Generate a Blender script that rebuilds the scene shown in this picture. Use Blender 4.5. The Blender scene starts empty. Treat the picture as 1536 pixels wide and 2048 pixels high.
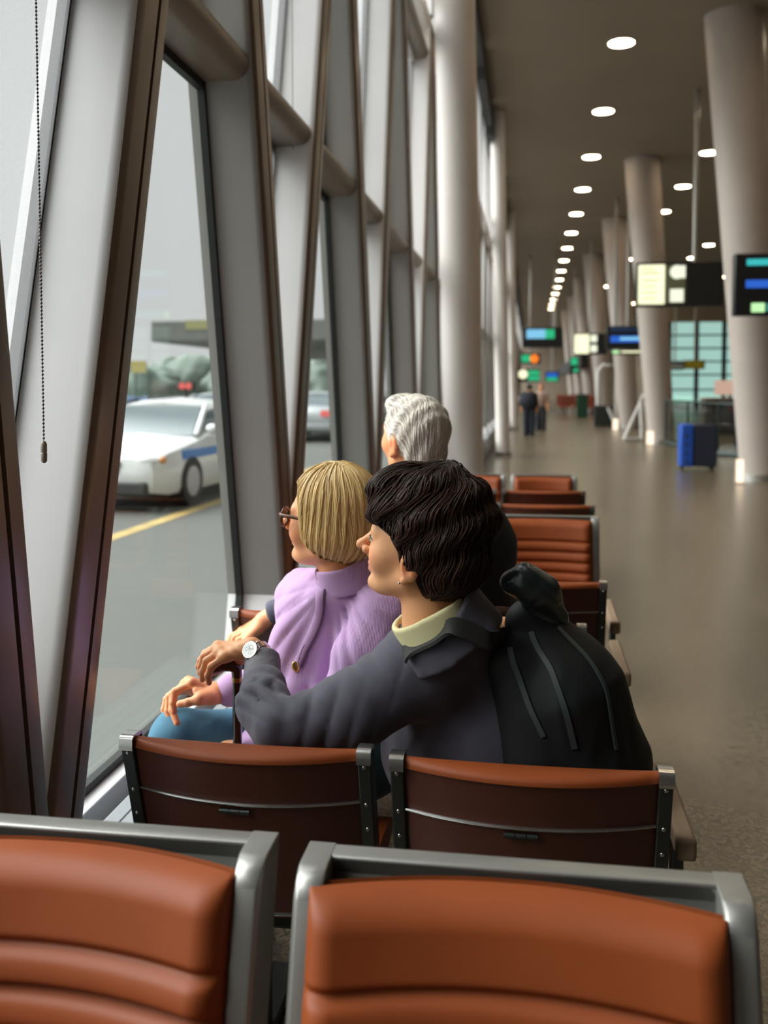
import bpy, math, random
import numpy as np
from mathutils import Vector, Matrix

# ------------------------------------------------------------------ camera, sky, light, exposure
SC = bpy.context.scene
COL = SC.collection
EYE = 1.48
F_PX = 1900.0
CX, CY = 768.0, 865.0
PSI = math.atan(294 / F_PX)
PIT = math.atan(95 / F_PX)
FW = np.array([-math.sin(PSI) * math.cos(PIT), math.cos(PSI) * math.cos(PIT), -math.sin(PIT)])
RT = np.array([math.cos(PSI), math.sin(PSI), 0.0])
UP = np.cross(RT, FW)


def U(x, y, Y=None, X=None, Z=None):
    """A point of the place seen at pixel (x, y), at a known depth Y, lateral X or height Z."""
    d = FW + (x - CX) / F_PX * RT - (y - CY) / F_PX * UP
    if Y is not None:
        t = Y / d[1]
    elif X is not None:
        t = X / d[0]
    else:
        t = (Z - EYE) / d[2]
    return np.array([0, 0, EYE]) + d * t


cam_data = bpy.data.cameras.new('camera')
cam = bpy.data.objects.new('camera', cam_data)
COL.objects.link(cam)
cam.location = (0, 0, EYE)
cam.matrix_world = Matrix(((RT[0], UP[0], -FW[0], 0), (RT[1], UP[1], -FW[1], 0), (RT[2], UP[2], -FW[2], EYE), (0, 0, 0, 1)))
cam_data.sensor_fit = 'VERTICAL'
cam_data.sensor_width = 36
cam_data.sensor_height = 36
cam_data.lens = 36 * F_PX / 2048
cam_data.shift_y = -(1024 - CY) / 2048
cam_data.clip_start = 0.02
cam_data.clip_end = 600
cam_data.dof.use_dof = True
cam_data.dof.focus_distance = 1.98
cam_data.dof.aperture_fstop = cam_data.lens / 11.0
SC.camera = cam

SC.view_settings.view_transform = 'Standard'
SC.view_settings.look = 'None'
SC.view_settings.gamma = 1.0
SC.view_settings.use_curve_mapping = False
SC.view_settings.exposure = 0.46

# overcast sky, brighter behind the camera on the window side
SKY_BASE = 0.565
SKY_GAIN = 18.5
world = bpy.data.worlds.new('overcast_sky')
SC.world = world
world.use_nodes = True
nt = world.node_tree
nt.nodes.clear()
w_out = nt.nodes.new('ShaderNodeOutputWorld')
w_bg = nt.nodes.new('ShaderNodeBackground')
w_tc = nt.nodes.new('ShaderNodeTexCoord')
w_dot = nt.nodes.new('ShaderNodeVectorMath'); w_dot.operation = 'DOT_PRODUCT'
w_dot.inputs[1].default_value = Vector((-0.70, 0.02, 0.70)).normalized()
w_map = nt.nodes.new('ShaderNodeMapRange'); w_map.interpolation_type = 'SMOOTHSTEP'
w_map.inputs['From Min'].default_value = 0.70
w_map.inputs['From Max'].default_value = 1.0
w_map.inputs['To Min'].default_value = SKY_BASE
w_map.inputs['To Max'].default_value = SKY_BASE * (1 + SKY_GAIN)
w_noise = nt.nodes.new('ShaderNodeTexNoise'); w_noise.inputs['Scale'].default_value = 2.2
w_noise.inputs['Detail'].default_value = 3
w_nm = nt.nodes.new('ShaderNodeMapRange')
w_nm.inputs['To Min'].default_value = 0.86
w_nm.inputs['To Max'].default_value = 1.10
w_mul = nt.nodes.new('ShaderNodeMath'); w_mul.operation = 'MULTIPLY'
w_bg.inputs['Color'].default_value = (0.985, 0.985, 1.0, 1)
nt.links.new(w_tc.outputs['Generated'], w_dot.inputs[0])
nt.links.new(w_dot.outputs['Value'], w_map.inputs['Value'])
nt.links.new(w_tc.outputs['Generated'], w_noise.inputs['Vector'])
nt.links.new(w_noise.outputs['Fac'], w_nm.inputs['Value'])
nt.links.new(w_map.outputs['Result'], w_mul.inputs[0])
nt.links.new(w_nm.outputs['Result'], w_mul.inputs[1])
nt.links.new(w_mul.outputs['Value'], w_bg.inputs['Strength'])
nt.links.new(w_bg.outputs['Background'], w_out.inputs['Surface'])
LAMP_EMIT = 26.0


# ------------------------------------------------------------------ materials
MATS = {}


def mat(name, color, rough=0.5, metal=0.0, spec=0.5, bump=None, vary=None, emit=None, attr=None, coat=0.0, sss=0.0,
        aniso=None, sheen=0.0, wave=None, wrinkle=None):
    """A principled material; bump=(scale, strength, detail), vary=(scale, amount) mottles the colour, attr multiplies a vertex tint."""
    if name in MATS:
        return MATS[name]
    m = bpy.data.materials.new(name)
    m.use_nodes = True
    t = m.node_tree
    b = t.nodes['Principled BSDF']
    b.inputs['Base Color'].default_value = (*color, 1)
    b.inputs['Roughness'].default_value = rough
    b.inputs['Metallic'].default_value = metal
    b.inputs['Specular IOR Level'].default_value = spec
    b.inputs['Coat Weight'].default_value = coat
    b.inputs['Sheen Weight'].default_value = sheen
    if sss:
        b.inputs['Subsurface Weight'].default_value = sss
        b.inputs['Subsurface Radius'].default_value = (0.010, 0.004, 0.002)
        b.inputs['Subsurface Scale'].default_value = 1.0
    if emit:
        b.inputs['Emission Color'].default_value = (*emit[0], 1)
        b.inputs['Emission Strength'].default_value = emit[1]
    tc = t.nodes.new('ShaderNodeTexCoord')
    col_out = None
    if vary:
        n = t.nodes.new('ShaderNodeTexNoise'); n.inputs['Scale'].default_value = vary[0]; n.inputs['Detail'].default_value = 5
        t.links.new(tc.outputs['Object'], n.inputs['Vector'])
        mr = t.nodes.new('ShaderNodeMapRange')
        mr.inputs['From Min'].default_value = 0.3; mr.inputs['From Max'].default_value = 0.7
        mr.inputs['To Min'].default_value = 1 - vary[1]; mr.inputs['To Max'].default_value = 1 + vary[1]
        t.links.new(n.outputs['Fac'], mr.inputs['Value'])
        vm = t.nodes.new('ShaderNodeVectorMath'); vm.operation = 'SCALE'
        vm.inputs[0].default_value = color
        t.links.new(mr.outputs['Result'], vm.inputs['Scale'])
        col_out = vm.outputs['Vector']
    if attr:
        a = t.nodes.new('ShaderNodeAttribute'); a.attribute_name = attr
        vm2 = t.nodes.new('ShaderNodeVectorMath'); vm2.operation = 'MULTIPLY'
        if col_out is not None:
            t.links.new(col_out, vm2.inputs[0])
        else:
            vm2.inputs[0].default_value = color
        t.links.new(a.outputs['Color'], vm2.inputs[1])
        col_out = vm2.outputs['Vector']
    if col_out is not None:
        t.links.new(col_out, b.inputs['Base Color'])
    hgt = None
    if bump:
        n = t.nodes.new('ShaderNodeTexNoise'); n.inputs['Scale'].default_value = bump[0]; n.inputs['Detail'].default_value = bump[2] if len(bump) > 2 else 3
        t.links.new(tc.outputs['Object'], n.inputs['Vector'])
        hgt = n.outputs['Fac']; st = bump[1]
    if wave:
        n = t.nodes.new('ShaderNodeTexWave'); n.inputs['Scale'].default_value = wave[0]; n.bands_direction = wave[2]
        n.inputs['Distortion'].default_value = 0.6
        t.links.new(tc.outputs['Object'], n.inputs['Vector'])
        hgt = n.outputs['Fac']; st = wave[1]
    if hgt is not None:
        bp = t.nodes.new('ShaderNodeBump'); bp.inputs['Strength'].default_value = st; bp.inputs['Distance'].default_value = 0.002
        t.links.new(hgt, bp.inputs['Height'])
        t.links.new(bp.outputs['Normal'], b.inputs['Normal'])
    if wrinkle:
        nz = t.nodes.new('ShaderNodeTexNoise'); nz.noise_type = 'RIDGED_MULTIFRACTAL'
        nz.inputs['Scale'].default_value = wrinkle[0]; nz.inputs['Detail'].default_value = 2.0; nz.inputs['Distortion'].default_value = 0.9
        mp = t.nodes.new('ShaderNodeMapping'); mp.inputs['Scale'].default_value = wrinkle[2] if len(wrinkle) > 2 else (1, 1, 1)
        mp.inputs['Rotation'].default_value = (0.3, 0.5, 0.2)
        t.links.new(tc.outputs['Object'], mp.inputs['Vector']); t.links.new(mp.outputs['Vector'], nz.inputs['Vector'])
        b2 = t.nodes.new('ShaderNodeBump'); b2.inputs['Strength'].default_value = 0.7; b2.inputs['Distance'].default_value = wrinkle[1]
        t.links.new(nz.outputs['Fac'], b2.inputs['Height'])
        if b.inputs['Normal'].is_linked:
            t.links.new(b.inputs['Normal'].links[0].from_socket, b2.inputs['Normal'])
        t.links.new(b2.outputs['Normal'], b.inputs['Normal'])
    MATS[name] = m
    return m


def glass_mat(name, tint, refl=0.05):
    m = bpy.data.materials.new(name)
    m.use_nodes = True
    t = m.node_tree
    t.nodes.clear()
    o = t.nodes.new('ShaderNodeOutputMaterial')
    tr = t.nodes.new('ShaderNodeBsdfTransparent'); tr.inputs['Color'].default_value = (*tint, 1)
    gl = t.nodes.new('ShaderNodeBsdfGlossy'); gl.inputs['Roughness'].default_value = 0.02
    lw = t.nodes.new('ShaderNodeLayerWeight'); lw.inputs['Blend'].default_value = 0.18
    mr = t.nodes.new('ShaderNodeMapRange'); mr.inputs['To Min'].default_value = refl * 0.6; mr.inputs['To Max'].default_value = 0.10
    mx = t.nodes.new('ShaderNodeMixShader')
    t.links.new(lw.outputs['Fresnel'], mr.inputs['Value'])
    t.links.new(mr.outputs['Result'], mx.inputs['Fac'])
    t.links.new(tr.outputs['BSDF'], mx.inputs[1])
    t.links.new(gl.outputs['BSDF'], mx.inputs[2])
    t.links.new(mx.outputs['Shader'], o.inputs['Surface'])
    MATS[name] = m
    return m


def emit_mat(name, color, strength):
    m = bpy.data.materials.new(name)
    m.use_nodes = True
    t = m.node_tree
    t.nodes.clear()
    o = t.nodes.new('ShaderNodeOutputMaterial')
    e = t.nodes.new('ShaderNodeEmission')
    e.inputs['Color'].default_value = (*color, 1)
    e.inputs['Strength'].default_value = strength
    t.links.new(e.outputs['Emission'], o.inputs['Surface'])
    MATS[name] = m
    return m


# ------------------------------------------------------------------ mesh helpers
class MB:
    """Collects shapes and links them as one mesh object."""

    def __init__(self):
        self.v = []
        self.f = []
        self.c = None

    def add(self, verts, faces):
        o = len(self.v)
        self.v += [tuple(float(c) for c in p) for p in verts]
        self.f += [tuple(i + o for i in q) for q in faces]
        return self

    def box(self, c, s, rot=None):
        c = np.array(c, float); s = np.array(s, float) / 2
        P = np.array([[-1, -1, -1], [1, -1, -1], [1, 1, -1], [-1, 1, -1], [-1, -1, 1], [1, -1, 1], [1, 1, 1], [-1, 1, 1]]) * s
        if rot is not None:
            P = P @ np.array(rot.to_3x3()).T if isinstance(rot, Matrix) else P @ np.array(rot).T
        return self.add(P + c, [(0, 3, 2, 1), (4, 5, 6, 7), (0, 1, 5, 4), (1, 2, 6, 5), (2, 3, 7, 6), (3, 0, 4, 7)])

    def box2(self, lo, hi):
        lo = np.minimum(lo, hi) if False else np.array(lo, float); hi = np.array(hi, float)
        return self.box((lo + hi) / 2, np.abs(hi - lo))

    def loft(self, rings, cap=True, closed=True):
        """rings: list of equally long lists of points."""
        n = len(rings[0]); fs = []
        vs = [p for r in rings for p in r]
        for i in range(len(rings) - 1):
            for j in range(n if closed else n - 1):
                k = (j + 1) % n
                fs.append((i * n + j, i * n + k, (i + 1) * n + k, (i + 1) * n + j))
        if cap and closed:
            fs.append(tuple(range(n - 1, -1, -1)))
            fs.append(tuple(range((len(rings) - 1) * n, len(rings) * n)))
        return self.add(vs, fs)

    def tube(self, pts, r, n=10, cap=True):
        pts = [np.array(p, float) for p in pts]
        rs = r if hasattr(r, '__len__') else [r] * len(pts)
        rings = []
        ref = None
        for i, p in enumerate(pts):
            t = pts[min(i + 1, len(pts) - 1)] - pts[max(i - 1, 0)]
            t = t / (np.linalg.norm(t) + 1e-9)
            if ref is None:
                ref = np.array([0, 0, 1.0]) if abs(t[2]) < 0.9 else np.array([1.0, 0, 0])
            a = np.cross(t, ref); a /= np.linalg.norm(a) + 1e-9
            b = np.cross(a, t)
            ref = b
            rings.append([p + rs[i] * (math.cos(2 * math.pi * k / n) * a + math.sin(2 * math.pi * k / n) * b) for k in range(n)])
        return self.loft(rings, cap)

    def cyl(self, c, r, h, n=24, axis=2):
        c = np.array(c, float); d = np.zeros(3); d[axis] = h / 2
        return self.tube([c - d, c + d], r, n)

    def ball(self, c, r, nu=10, nv=7, sc=(1, 1, 1)):
        c = np.array(c, float); vs = [c + np.array([0, 0, -r * sc[2]])]
        for i in range(1, nv):
            th = math.pi * i / nv - math.pi / 2
            for j in range(nu):
                ph = 2 * math.pi * j / nu
                vs.append(c + r * np.array([math.cos(th) * math.cos(ph) * sc[0], math.cos(th) * math.sin(ph) * sc[1], math.sin(th) * sc[2]]))
        vs.append(c + np.array([0, 0, r * sc[2]]))
        fs = []
        for j in range(nu):
            k = (j + 1) % nu
            fs.append((0, 1 + k, 1 + j))
            for i in range(nv - 2):
                a = 1 + i * nu
                fs.append((a + j, a + k, a + nu + k, a + nu + j))
            a = 1 + (nv - 2) * nu
            fs.append((a + j, a + k, len(vs) - 1))
        return self.add(vs, fs)

    def prism(self, poly, lo, hi, axis=1, shear=None):
        """poly of 2-D points in the two other axes, extruded along axis."""
        rings = []
        for h in (lo, hi):
            ring = []
            for (a, b) in poly:
                p = {0: (h, a, b), 1: (a, h, b), 2: (a, b, h)}[axis]
                if shear:
                    p = shear(p)
                ring.append(p)
            rings.append(ring)
        return self.loft(rings)

    def grid(self, fn, nu, nv, closed_u=False):
        vs = [fn(i / (nu if closed_u else nu - 1), j / (nv - 1)) for j in range(nv) for i in range(nu)]
        fs = []
        for j in range(nv - 1):
            for i in range(nu if closed_u else nu - 1):
                k = (i + 1) % nu
                fs.append((j * nu + i, j * nu + k, (j + 1) * nu + k, (j + 1) * nu + i))
        return self.add(vs, fs)

    def build(self, name, material, parent=None, smooth=40, bevel=None, world=True):
        return link_mesh(name, np.array(self.v), self.f, material, parent, smooth, bevel)


def link_mesh(name, V, Fs, material, parent=None, smooth=40, bevel=None, colors=None, subsurf=0):
    me = bpy.data.meshes.new(name)
    V = np.array(V, float)
    if parent is not None:
        V = V - np.array(world_loc(parent))
    me.from_pydata(V.tolist(), [], Fs if isinstance(Fs, list) else Fs.tolist())
    me.materials.append(material)
    if smooth is not None:
        me.shade_smooth()
        if smooth < 180:
            me.set_sharp_from_angle(angle=math.radians(smooth))
    if colors is not None:
        ca = me.color_attributes.new('tint', 'FLOAT_COLOR', 'POINT')
        arr = np.ones((len(V), 4)); arr[:, :3] = colors
        ca.data.foreach_set('color', arr.ravel())
    me.validate()
    me.update()
    o = bpy.data.objects.new(name, me)
    COL.objects.link(o)
    if parent is not None:
        o.parent = parent
    if bevel:
        md = o.modifiers.new('edge', 'BEVEL'); md.width = bevel; md.segments = 2; md.limit_method = 'ANGLE'; md.angle_limit = math.radians(40)
    if subsurf:
        md = o.modifiers.new('smooth', 'SUBSURF'); md.levels = subsurf; md.render_levels = subsurf
    return o


def world_loc(o):
    v = np.zeros(3)
    while o is not None:
        v += np.array(o.location); o = o.parent
    return v


def tag(o, label=None, cat=None, group=None, kind=None):
    if label: o['label'] = label
    if cat: o['category'] = cat
    if group: o['group'] = group
    if kind: o['kind'] = kind
    return o


def thing(name, label, cat, loc=(0, 0, 0), group=None):
    o = bpy.data.objects.new(name, None)
    o.empty_display_size = 0.05
    COL.objects.link(o)
    o.location = tuple(float(c) for c in loc)
    return tag(o, label, cat, group)


def copy_tree(o, parent=None):
    c = o.copy(); COL.objects.link(c)
    if parent is not None:
        c.parent = parent
    for ch in [x for x in bpy.data.objects if x.parent == o]:
        copy_tree(ch, c)
    return c


# ------------------------------------------------------------------ signed distance modelling (bodies, cloth, hair)
def A3(*p):
    return np.array(p, float)


def sd_ball(P, c, r):
    return np.linalg.norm(P - c, axis=1) - r


def sd_ell(P, c, r, R=None):
    Q = P - c
    if R is not None:
        Q = Q @ R
    r = np.array(r, float)
    k0 = np.linalg.norm(Q / r, axis=1)
    k1 = np.linalg.norm(Q / (r * r), axis=1) + 1e-9
    return k0 * (k0 - 1) / k1


def sd_cone(P, a, b, ra, rb):
    a = np.array(a, float); b = np.array(b, float)
    ba = b - a
    t = np.clip(((P - a) @ ba) / (ba @ ba + 1e-12), 0, 1)
    return np.linalg.norm(P - a - t[:, None] * ba, axis=1) - (ra + (rb - ra) * t)


def sd_chain(P, pts, rs, k=0.0):
    d = None
    for i in range(len(pts) - 1):
        q = sd_cone(P, pts[i], pts[i + 1], rs[i], rs[i + 1])
        d = q if d is None else (smin(d, q, k) if k else np.minimum(d, q))
    return d


def sd_box(P, c, b, R=None, r=0.0):
    Q = P - c
    if R is not None:
        Q = Q @ R
    q = np.abs(Q) - (np.array(b, float) - r)
    return np.linalg.norm(np.maximum(q, 0), axis=1) + np.minimum(q.max(axis=1), 0) - r


def smin(a, b, k):
    h = np.clip(0.5 + 0.5 * (b - a) / k, 0, 1)
    return b + (a - b) * h - k * h * (1 - h)


def smax(a, b, k):
    return -smin(-a, -b, k)


_rng = np.random.default_rng(5)
_ND = _rng.normal(size=(24, 3)); _ND /= np.linalg.norm(_ND, axis=1)[:, None]
_NP = _rng.uniform(0, 6.28, 24)


def wob(P, freq, seed=0, n=5):
    """Soft pseudo noise in -1..1."""
    s = 0
    for i in range(n):
        k = (seed * 5 + i) % 24
        s = s + np.sin((P @ _ND[k]) * freq * (0.7 + 0.17 * i) + _NP[k])
    return s / n * 1.6


def surface(fn, lo, hi, h, project=2):
    """Surface nets of fn over a box; returns vertices and quads."""
    lo = np.array(lo, float); hi = np.array(hi, float)
    n = np.maximum(np.ceil((hi - lo) / h).astype(int) + 1, 4)
    ax = [lo[i] + np.arange(n[i]) * h for i in range(3)]
    G = np.empty(n)
    for i in range(n[0]):
        yy, zz = np.meshgrid(ax[1], ax[2], indexing='ij')
        P = np.stack([np.full(yy.size, ax[0][i]), yy.ravel(), zz.ravel()], axis=1)
        G[i] = fn(P).reshape(n[1], n[2])
    S = G < 0
    acc = np.zeros(tuple(n - 1) + (3,)); cnt = np.zeros(tuple(n - 1))
    cor = [(a, b, c) for a in (0, 1) for b in (0, 1) for c in (0, 1)]

    def sub(arr, c):
        return arr[c[0]:n[0] - 1 + c[0], c[1]:n[1] - 1 + c[1], c[2]:n[2] - 1 + c[2]]
    for c in cor:
        for a in range(3):
            if c[a] == 0:
                d = list(c); d[a] = 1
                v0 = sub(G, c); v1 = sub(G, d)
                x = (v0 < 0) != (v1 < 0)
                t = np.where(x, v0 / np.where(x, v0 - v1, 1), 0)
                for b in range(3):
                    acc[..., b] += np.where(x, c[b] + (t if b == a else 0), 0)
                cnt += x
    m = cnt > 0
    idx = -np.ones(tuple(n - 1), int)
    idx[m] = np.arange(m.sum())
    cells = np.argwhere(m)
    V = lo + (cells + acc[m] / cnt[m][:, None]) * h
    faces = []
    for a in range(3):
        b, c = (a + 1) % 3, (a + 2) % 3
        sl0 = [slice(None)] * 3; sl1 = [slice(None)] * 3
        sl0[a] = slice(0, n[a] - 1); sl1[a] = slice(1, n[a])
        s0 = S[tuple(sl0)]; s1 = S[tuple(sl1)]
        E = np.argwhere(s0 != s1)
        if len(E) == 0:
            continue
        ok = (E[:, b] > 0) & (E[:, b] < n[b] - 1) & (E[:, c] > 0) & (E[:, c] < n[c] - 1)
        E = E[ok]
        fl = s0[tuple(E.T)]
        q = []
        for (db, dc) in ((-1, -1), (0, -1), (0, 0), (-1, 0)):
            e = E.copy(); e[:, b] += db; e[:, c] += dc
            q.append(idx[tuple(e.T)])
        q = np.stack(q, axis=1)
        q[~fl] = q[~fl][:, ::-1]
        faces.append(q)
    Fq = np.concatenate(faces) if faces else np.zeros((0, 4), int)
    Fq = Fq[(Fq >= 0).all(axis=1)]
    for _ in range(project):
        g, d = grad(fn, V, h * 0.3)
        st = np.clip(d, -h * 0.5, h * 0.5)
        V = V - g * st[:, None]
    return V, Fq


def grad(fn, P, e=0.001):
    d = fn(P)
    g = np.stack([(fn(P + np.eye(3)[i] * e) - d) / e for i in range(3)], axis=1)
    nrm = np.linalg.norm(g, axis=1)[:, None] + 1e-9
    return g / nrm, d / np.maximum(nrm[:, 0], 0.3)


def sdf_obj(name, fn, lo, hi, h, material, parent=None, colors=None, project=2):
    V, Fq = surface(fn, lo, hi, h, project)
    c = colors(V) if colors is not None else None
    return link_mesh(name, V, Fq, material, parent, smooth=180, colors=c)


def bounds(pts, pad):
    P = np.array(pts)
    return P.min(axis=0) - pad, P.max(axis=0) + pad
# ------------------------------------------------------------------ the setting
paint_shaded = mat('grey_post_paint', (0.34, 0.33, 0.31), 0.4, spec=0.4, vary=(3, 0.03))  # post paint with the shade on back-leaning posts mixed into its colour
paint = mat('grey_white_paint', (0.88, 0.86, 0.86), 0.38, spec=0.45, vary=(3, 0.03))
edge_shade = mat('bronze_edge_paint', (0.17, 0.12, 0.085), 0.33, spec=0.55)  # dark brown that paints in the shade on the hall-facing post edges
railm = mat('bronze_rail_paint', (0.21, 0.175, 0.14), 0.4, spec=0.5)
black = mat('black_rubber', (0.012, 0.014, 0.013), 0.6)
sillm = mat('light_sill', (0.62, 0.61, 0.62), 0.45)
convm = mat('grey_convector', (0.22, 0.23, 0.24), 0.5)
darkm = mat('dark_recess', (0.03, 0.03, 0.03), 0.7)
ceilm = mat('tan_ceiling', (0.27, 0.21, 0.15), 0.85, vary=(0.8, 0.04))
colm = mat('column_plaster', (0.68, 0.62, 0.58), 0.5, vary=(2, 0.04))
colm2 = mat('column_tan_plaster', (0.46, 0.395, 0.35), 0.55, vary=(2, 0.04))
wallm = mat('hall_wall', (0.33, 0.27, 0.20), 0.8, vary=(1, 0.08))
pane = glass_mat('window_glass', (0.93, 0.955, 0.94), 0.05)

floorm = mat('terrazzo_floor', (0.17, 0.135, 0.10), 0.27, spec=0.8)
_t = floorm.node_tree
_b = _t.nodes['Principled BSDF']
_b.inputs['IOR'].default_value = 1.9
_tc = _t.nodes.new('ShaderNodeTexCoord')
_n1 = _t.nodes.new('ShaderNodeTexNoise'); _n1.inputs['Scale'].default_value = 80; _n1.inputs['Detail'].default_value = 6
_v1 = _t.nodes.new('ShaderNodeTexVoronoi'); _v1.inputs['Scale'].default_value = 95
_cr = _t.nodes.new('ShaderNodeValToRGB')
_cr.color_ramp.elements[0].position = 0.36; _cr.color_ramp.elements[0].color = (0.010, 0.0075, 0.005, 1)
_cr.color_ramp.elements[1].position = 0.72; _cr.color_ramp.elements[1].color = (0.135, 0.100, 0.056, 1)
_mx = _t.nodes.new('ShaderNodeMath'); _mx.operation = 'MULTIPLY_ADD'; _mx.inputs[1].default_value = 0.45; _mx.inputs[2].default_value = 0.2
_ad = _t.nodes.new('ShaderNodeMath'); _ad.operation = 'ADD'
_sc = _t.nodes.new('ShaderNodeMath'); _sc.operation = 'MULTIPLY'; _sc.inputs[1].default_value = 0.45
_t.links.new(_tc.outputs['Object'], _n1.inputs['Vector']); _t.links.new(_tc.outputs['Object'], _v1.inputs['Vector'])
_sep = _t.nodes.new('ShaderNodeSeparateColor'); _t.links.new(_v1.outputs['Color'], _sep.inputs[0])
_t.links.new(_sep.outputs[0], _mx.inputs[0])
_t.links.new(_n1.outputs['Fac'], _sc.inputs[0])
_t.links.new(_mx.outputs[0], _ad.inputs[0]); _t.links.new(_sc.outputs[0], _ad.inputs[1])
_t.links.new(_ad.outputs[0], _cr.inputs['Fac']); _t.links.new(_cr.outputs['Color'], _b.inputs['Base Color'])
_nb = _t.nodes.new('ShaderNodeTexNoise'); _nb.inputs['Scale'].default_value = 9; _nb.inputs['Detail'].default_value = 2
_bp = _t.nodes.new('ShaderNodeBump'); _bp.inputs['Strength'].default_value = 0.06; _bp.inputs['Distance'].default_value = 0.01
_t.links.new(_tc.outputs['Object'], _nb.inputs['Vector']); _t.links.new(_nb.outputs['Fac'], _bp.inputs['Height']); _t.links.new(_bp.outputs['Normal'], _b.inputs['Normal'])


def struct(name, mb, m, parent=None, label=None, **kw):
    o = mb.build(name, m, parent, **kw)
    if parent is None:
        tag(o, label, None, None, 'structure')
    return o


XG, XI = -1.155, -0.96
CEIL = 7.1
struct('floor', MB().box2((-1.02, -9, -0.1), (26, 60.2, 0)).box2((-1.02, 60.2, -0.1), (8.3, 96, 0)), floorm, label='speckled brown polished terrazzo floor of the concourse')
struct('ceiling', MB().box2((-0.80, -9, CEIL), (26, 60.2, CEIL + 0.2)).box2((-0.80, 60.2, CEIL), (8.3, 96, CEIL + 0.2)), ceilm, label='dim tan ceiling with round downlights')
struct('wall_back', MB().box2((-1.3, -9.3, 0), (26, -9.1, CEIL)), wallm)
struct('wall_right', MB().box2((26, -9, 0), (26.2, 60, CEIL)), wallm)
struct('wall_far', MB().box2((-1.3, 96, 0), (8.3, 96.2, CEIL)), wallm)

# inclined window fins in V pairs: (foot Y at the sill, slope along the hall per metre of height)
FINS = [(1.70, -0.12), (1.785, 0.285), (3.80, -0.21), (3.69, 0.275), (5.93, -0.24), (5.92, 0.21), (8.27, -0.255), (8.19, 0.24)]
y = 10.4
while y < 92:
    FINS += [(y + 0.03, -0.24), (y - 0.03, 0.24)]
    y += 2.2
for yb in (-0.45, -2.6):
    FINS += [(yb - 0.05, -0.24), (yb + 0.05, 0.24)]
FINS.sort(key=lambda f: f[0] + f[1] * 2)
ZS, ZC = 0.36, 4.9
TH = 0.088


def fin_y(f, z):
    return f[0] + f[1] * (z - 0.41)


def fin_section():
    """Outline in X (towards the hall) and Y offset: square at the glass, rounded towards the hall, with a slot in the edge."""
    r = 0.035
    P = [(XG - 0.05, -TH), (XI - r, -TH)]
    for k in range(1, 6):
        a = -math.pi / 2 + k * math.pi / 2 / 6
        P.append((XI - r + r * math.cos(a), -TH + r + r * math.sin(a)))
    P += [(XI, -TH + r), (XI, 0.018), (XI - 0.012, 0.020), (XI - 0.012, 0.032), (XI, 0.034), (XI, TH - 0.012)]
    for k in range(1, 3):
        a = k * math.pi / 2 / 3
        P.append((XI - 0.012 + 0.012 * math.cos(a), TH - 0.012 + 0.012 * math.sin(a)))
    P += [(XI - 0.012, TH), (XG - 0.05, TH)]
    return P


SEC = fin_section()
EDGE = [(a + 0.0015, b) for (a, b) in SEC[4:-3]] + [(XI - 0.02, TH - 0.01), (XI - 0.02, -TH + 0.01)]
for i, f in enumerate(FINS):
    mb = MB()
    rings = [[(a, fin_y(f, z) + b, z) for (a, b) in SEC] for z in (ZS, ZC)]
    mb.loft(rings)
    near = 0 < f[0] < 9
    o = struct('trim_%d' % (i + 1), mb, paint_shaded if f[1] < 0 else paint, label='inclined ' + ('grey' if f[1] < 0 else 'white') + ' steel window post leaning %s the hall' % ('back along' if f[1] < 0 else 'down'), smooth=50)  # lit and shaded copies of one post paint, chosen by lean
    ec = MB()
    ec.loft([[(a, fin_y(f, z) + b, z) for (a, b) in EDGE] for z in (ZS, ZC)])
    ec.build('edge_cover', edge_shade, o, smooth=50)  # strip added to carry the painted shade along the hall-side edge
    for s in (-1, 1):
        g = MB()
        g.loft([[(XG - 0.012, fin_y(f, z) + s * (TH - 0.004), z), (XG + 0.014, fin_y(f, z) + s * (TH - 0.004), z),
                 (XG + 0.014, fin_y(f, z) + s * (TH + 0.022), z), (XG - 0.012, fin_y(f, z) + s * (TH + 0.022), z)] for z in (ZS, ZC)])
        g.build('gasket', black, o)

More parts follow.
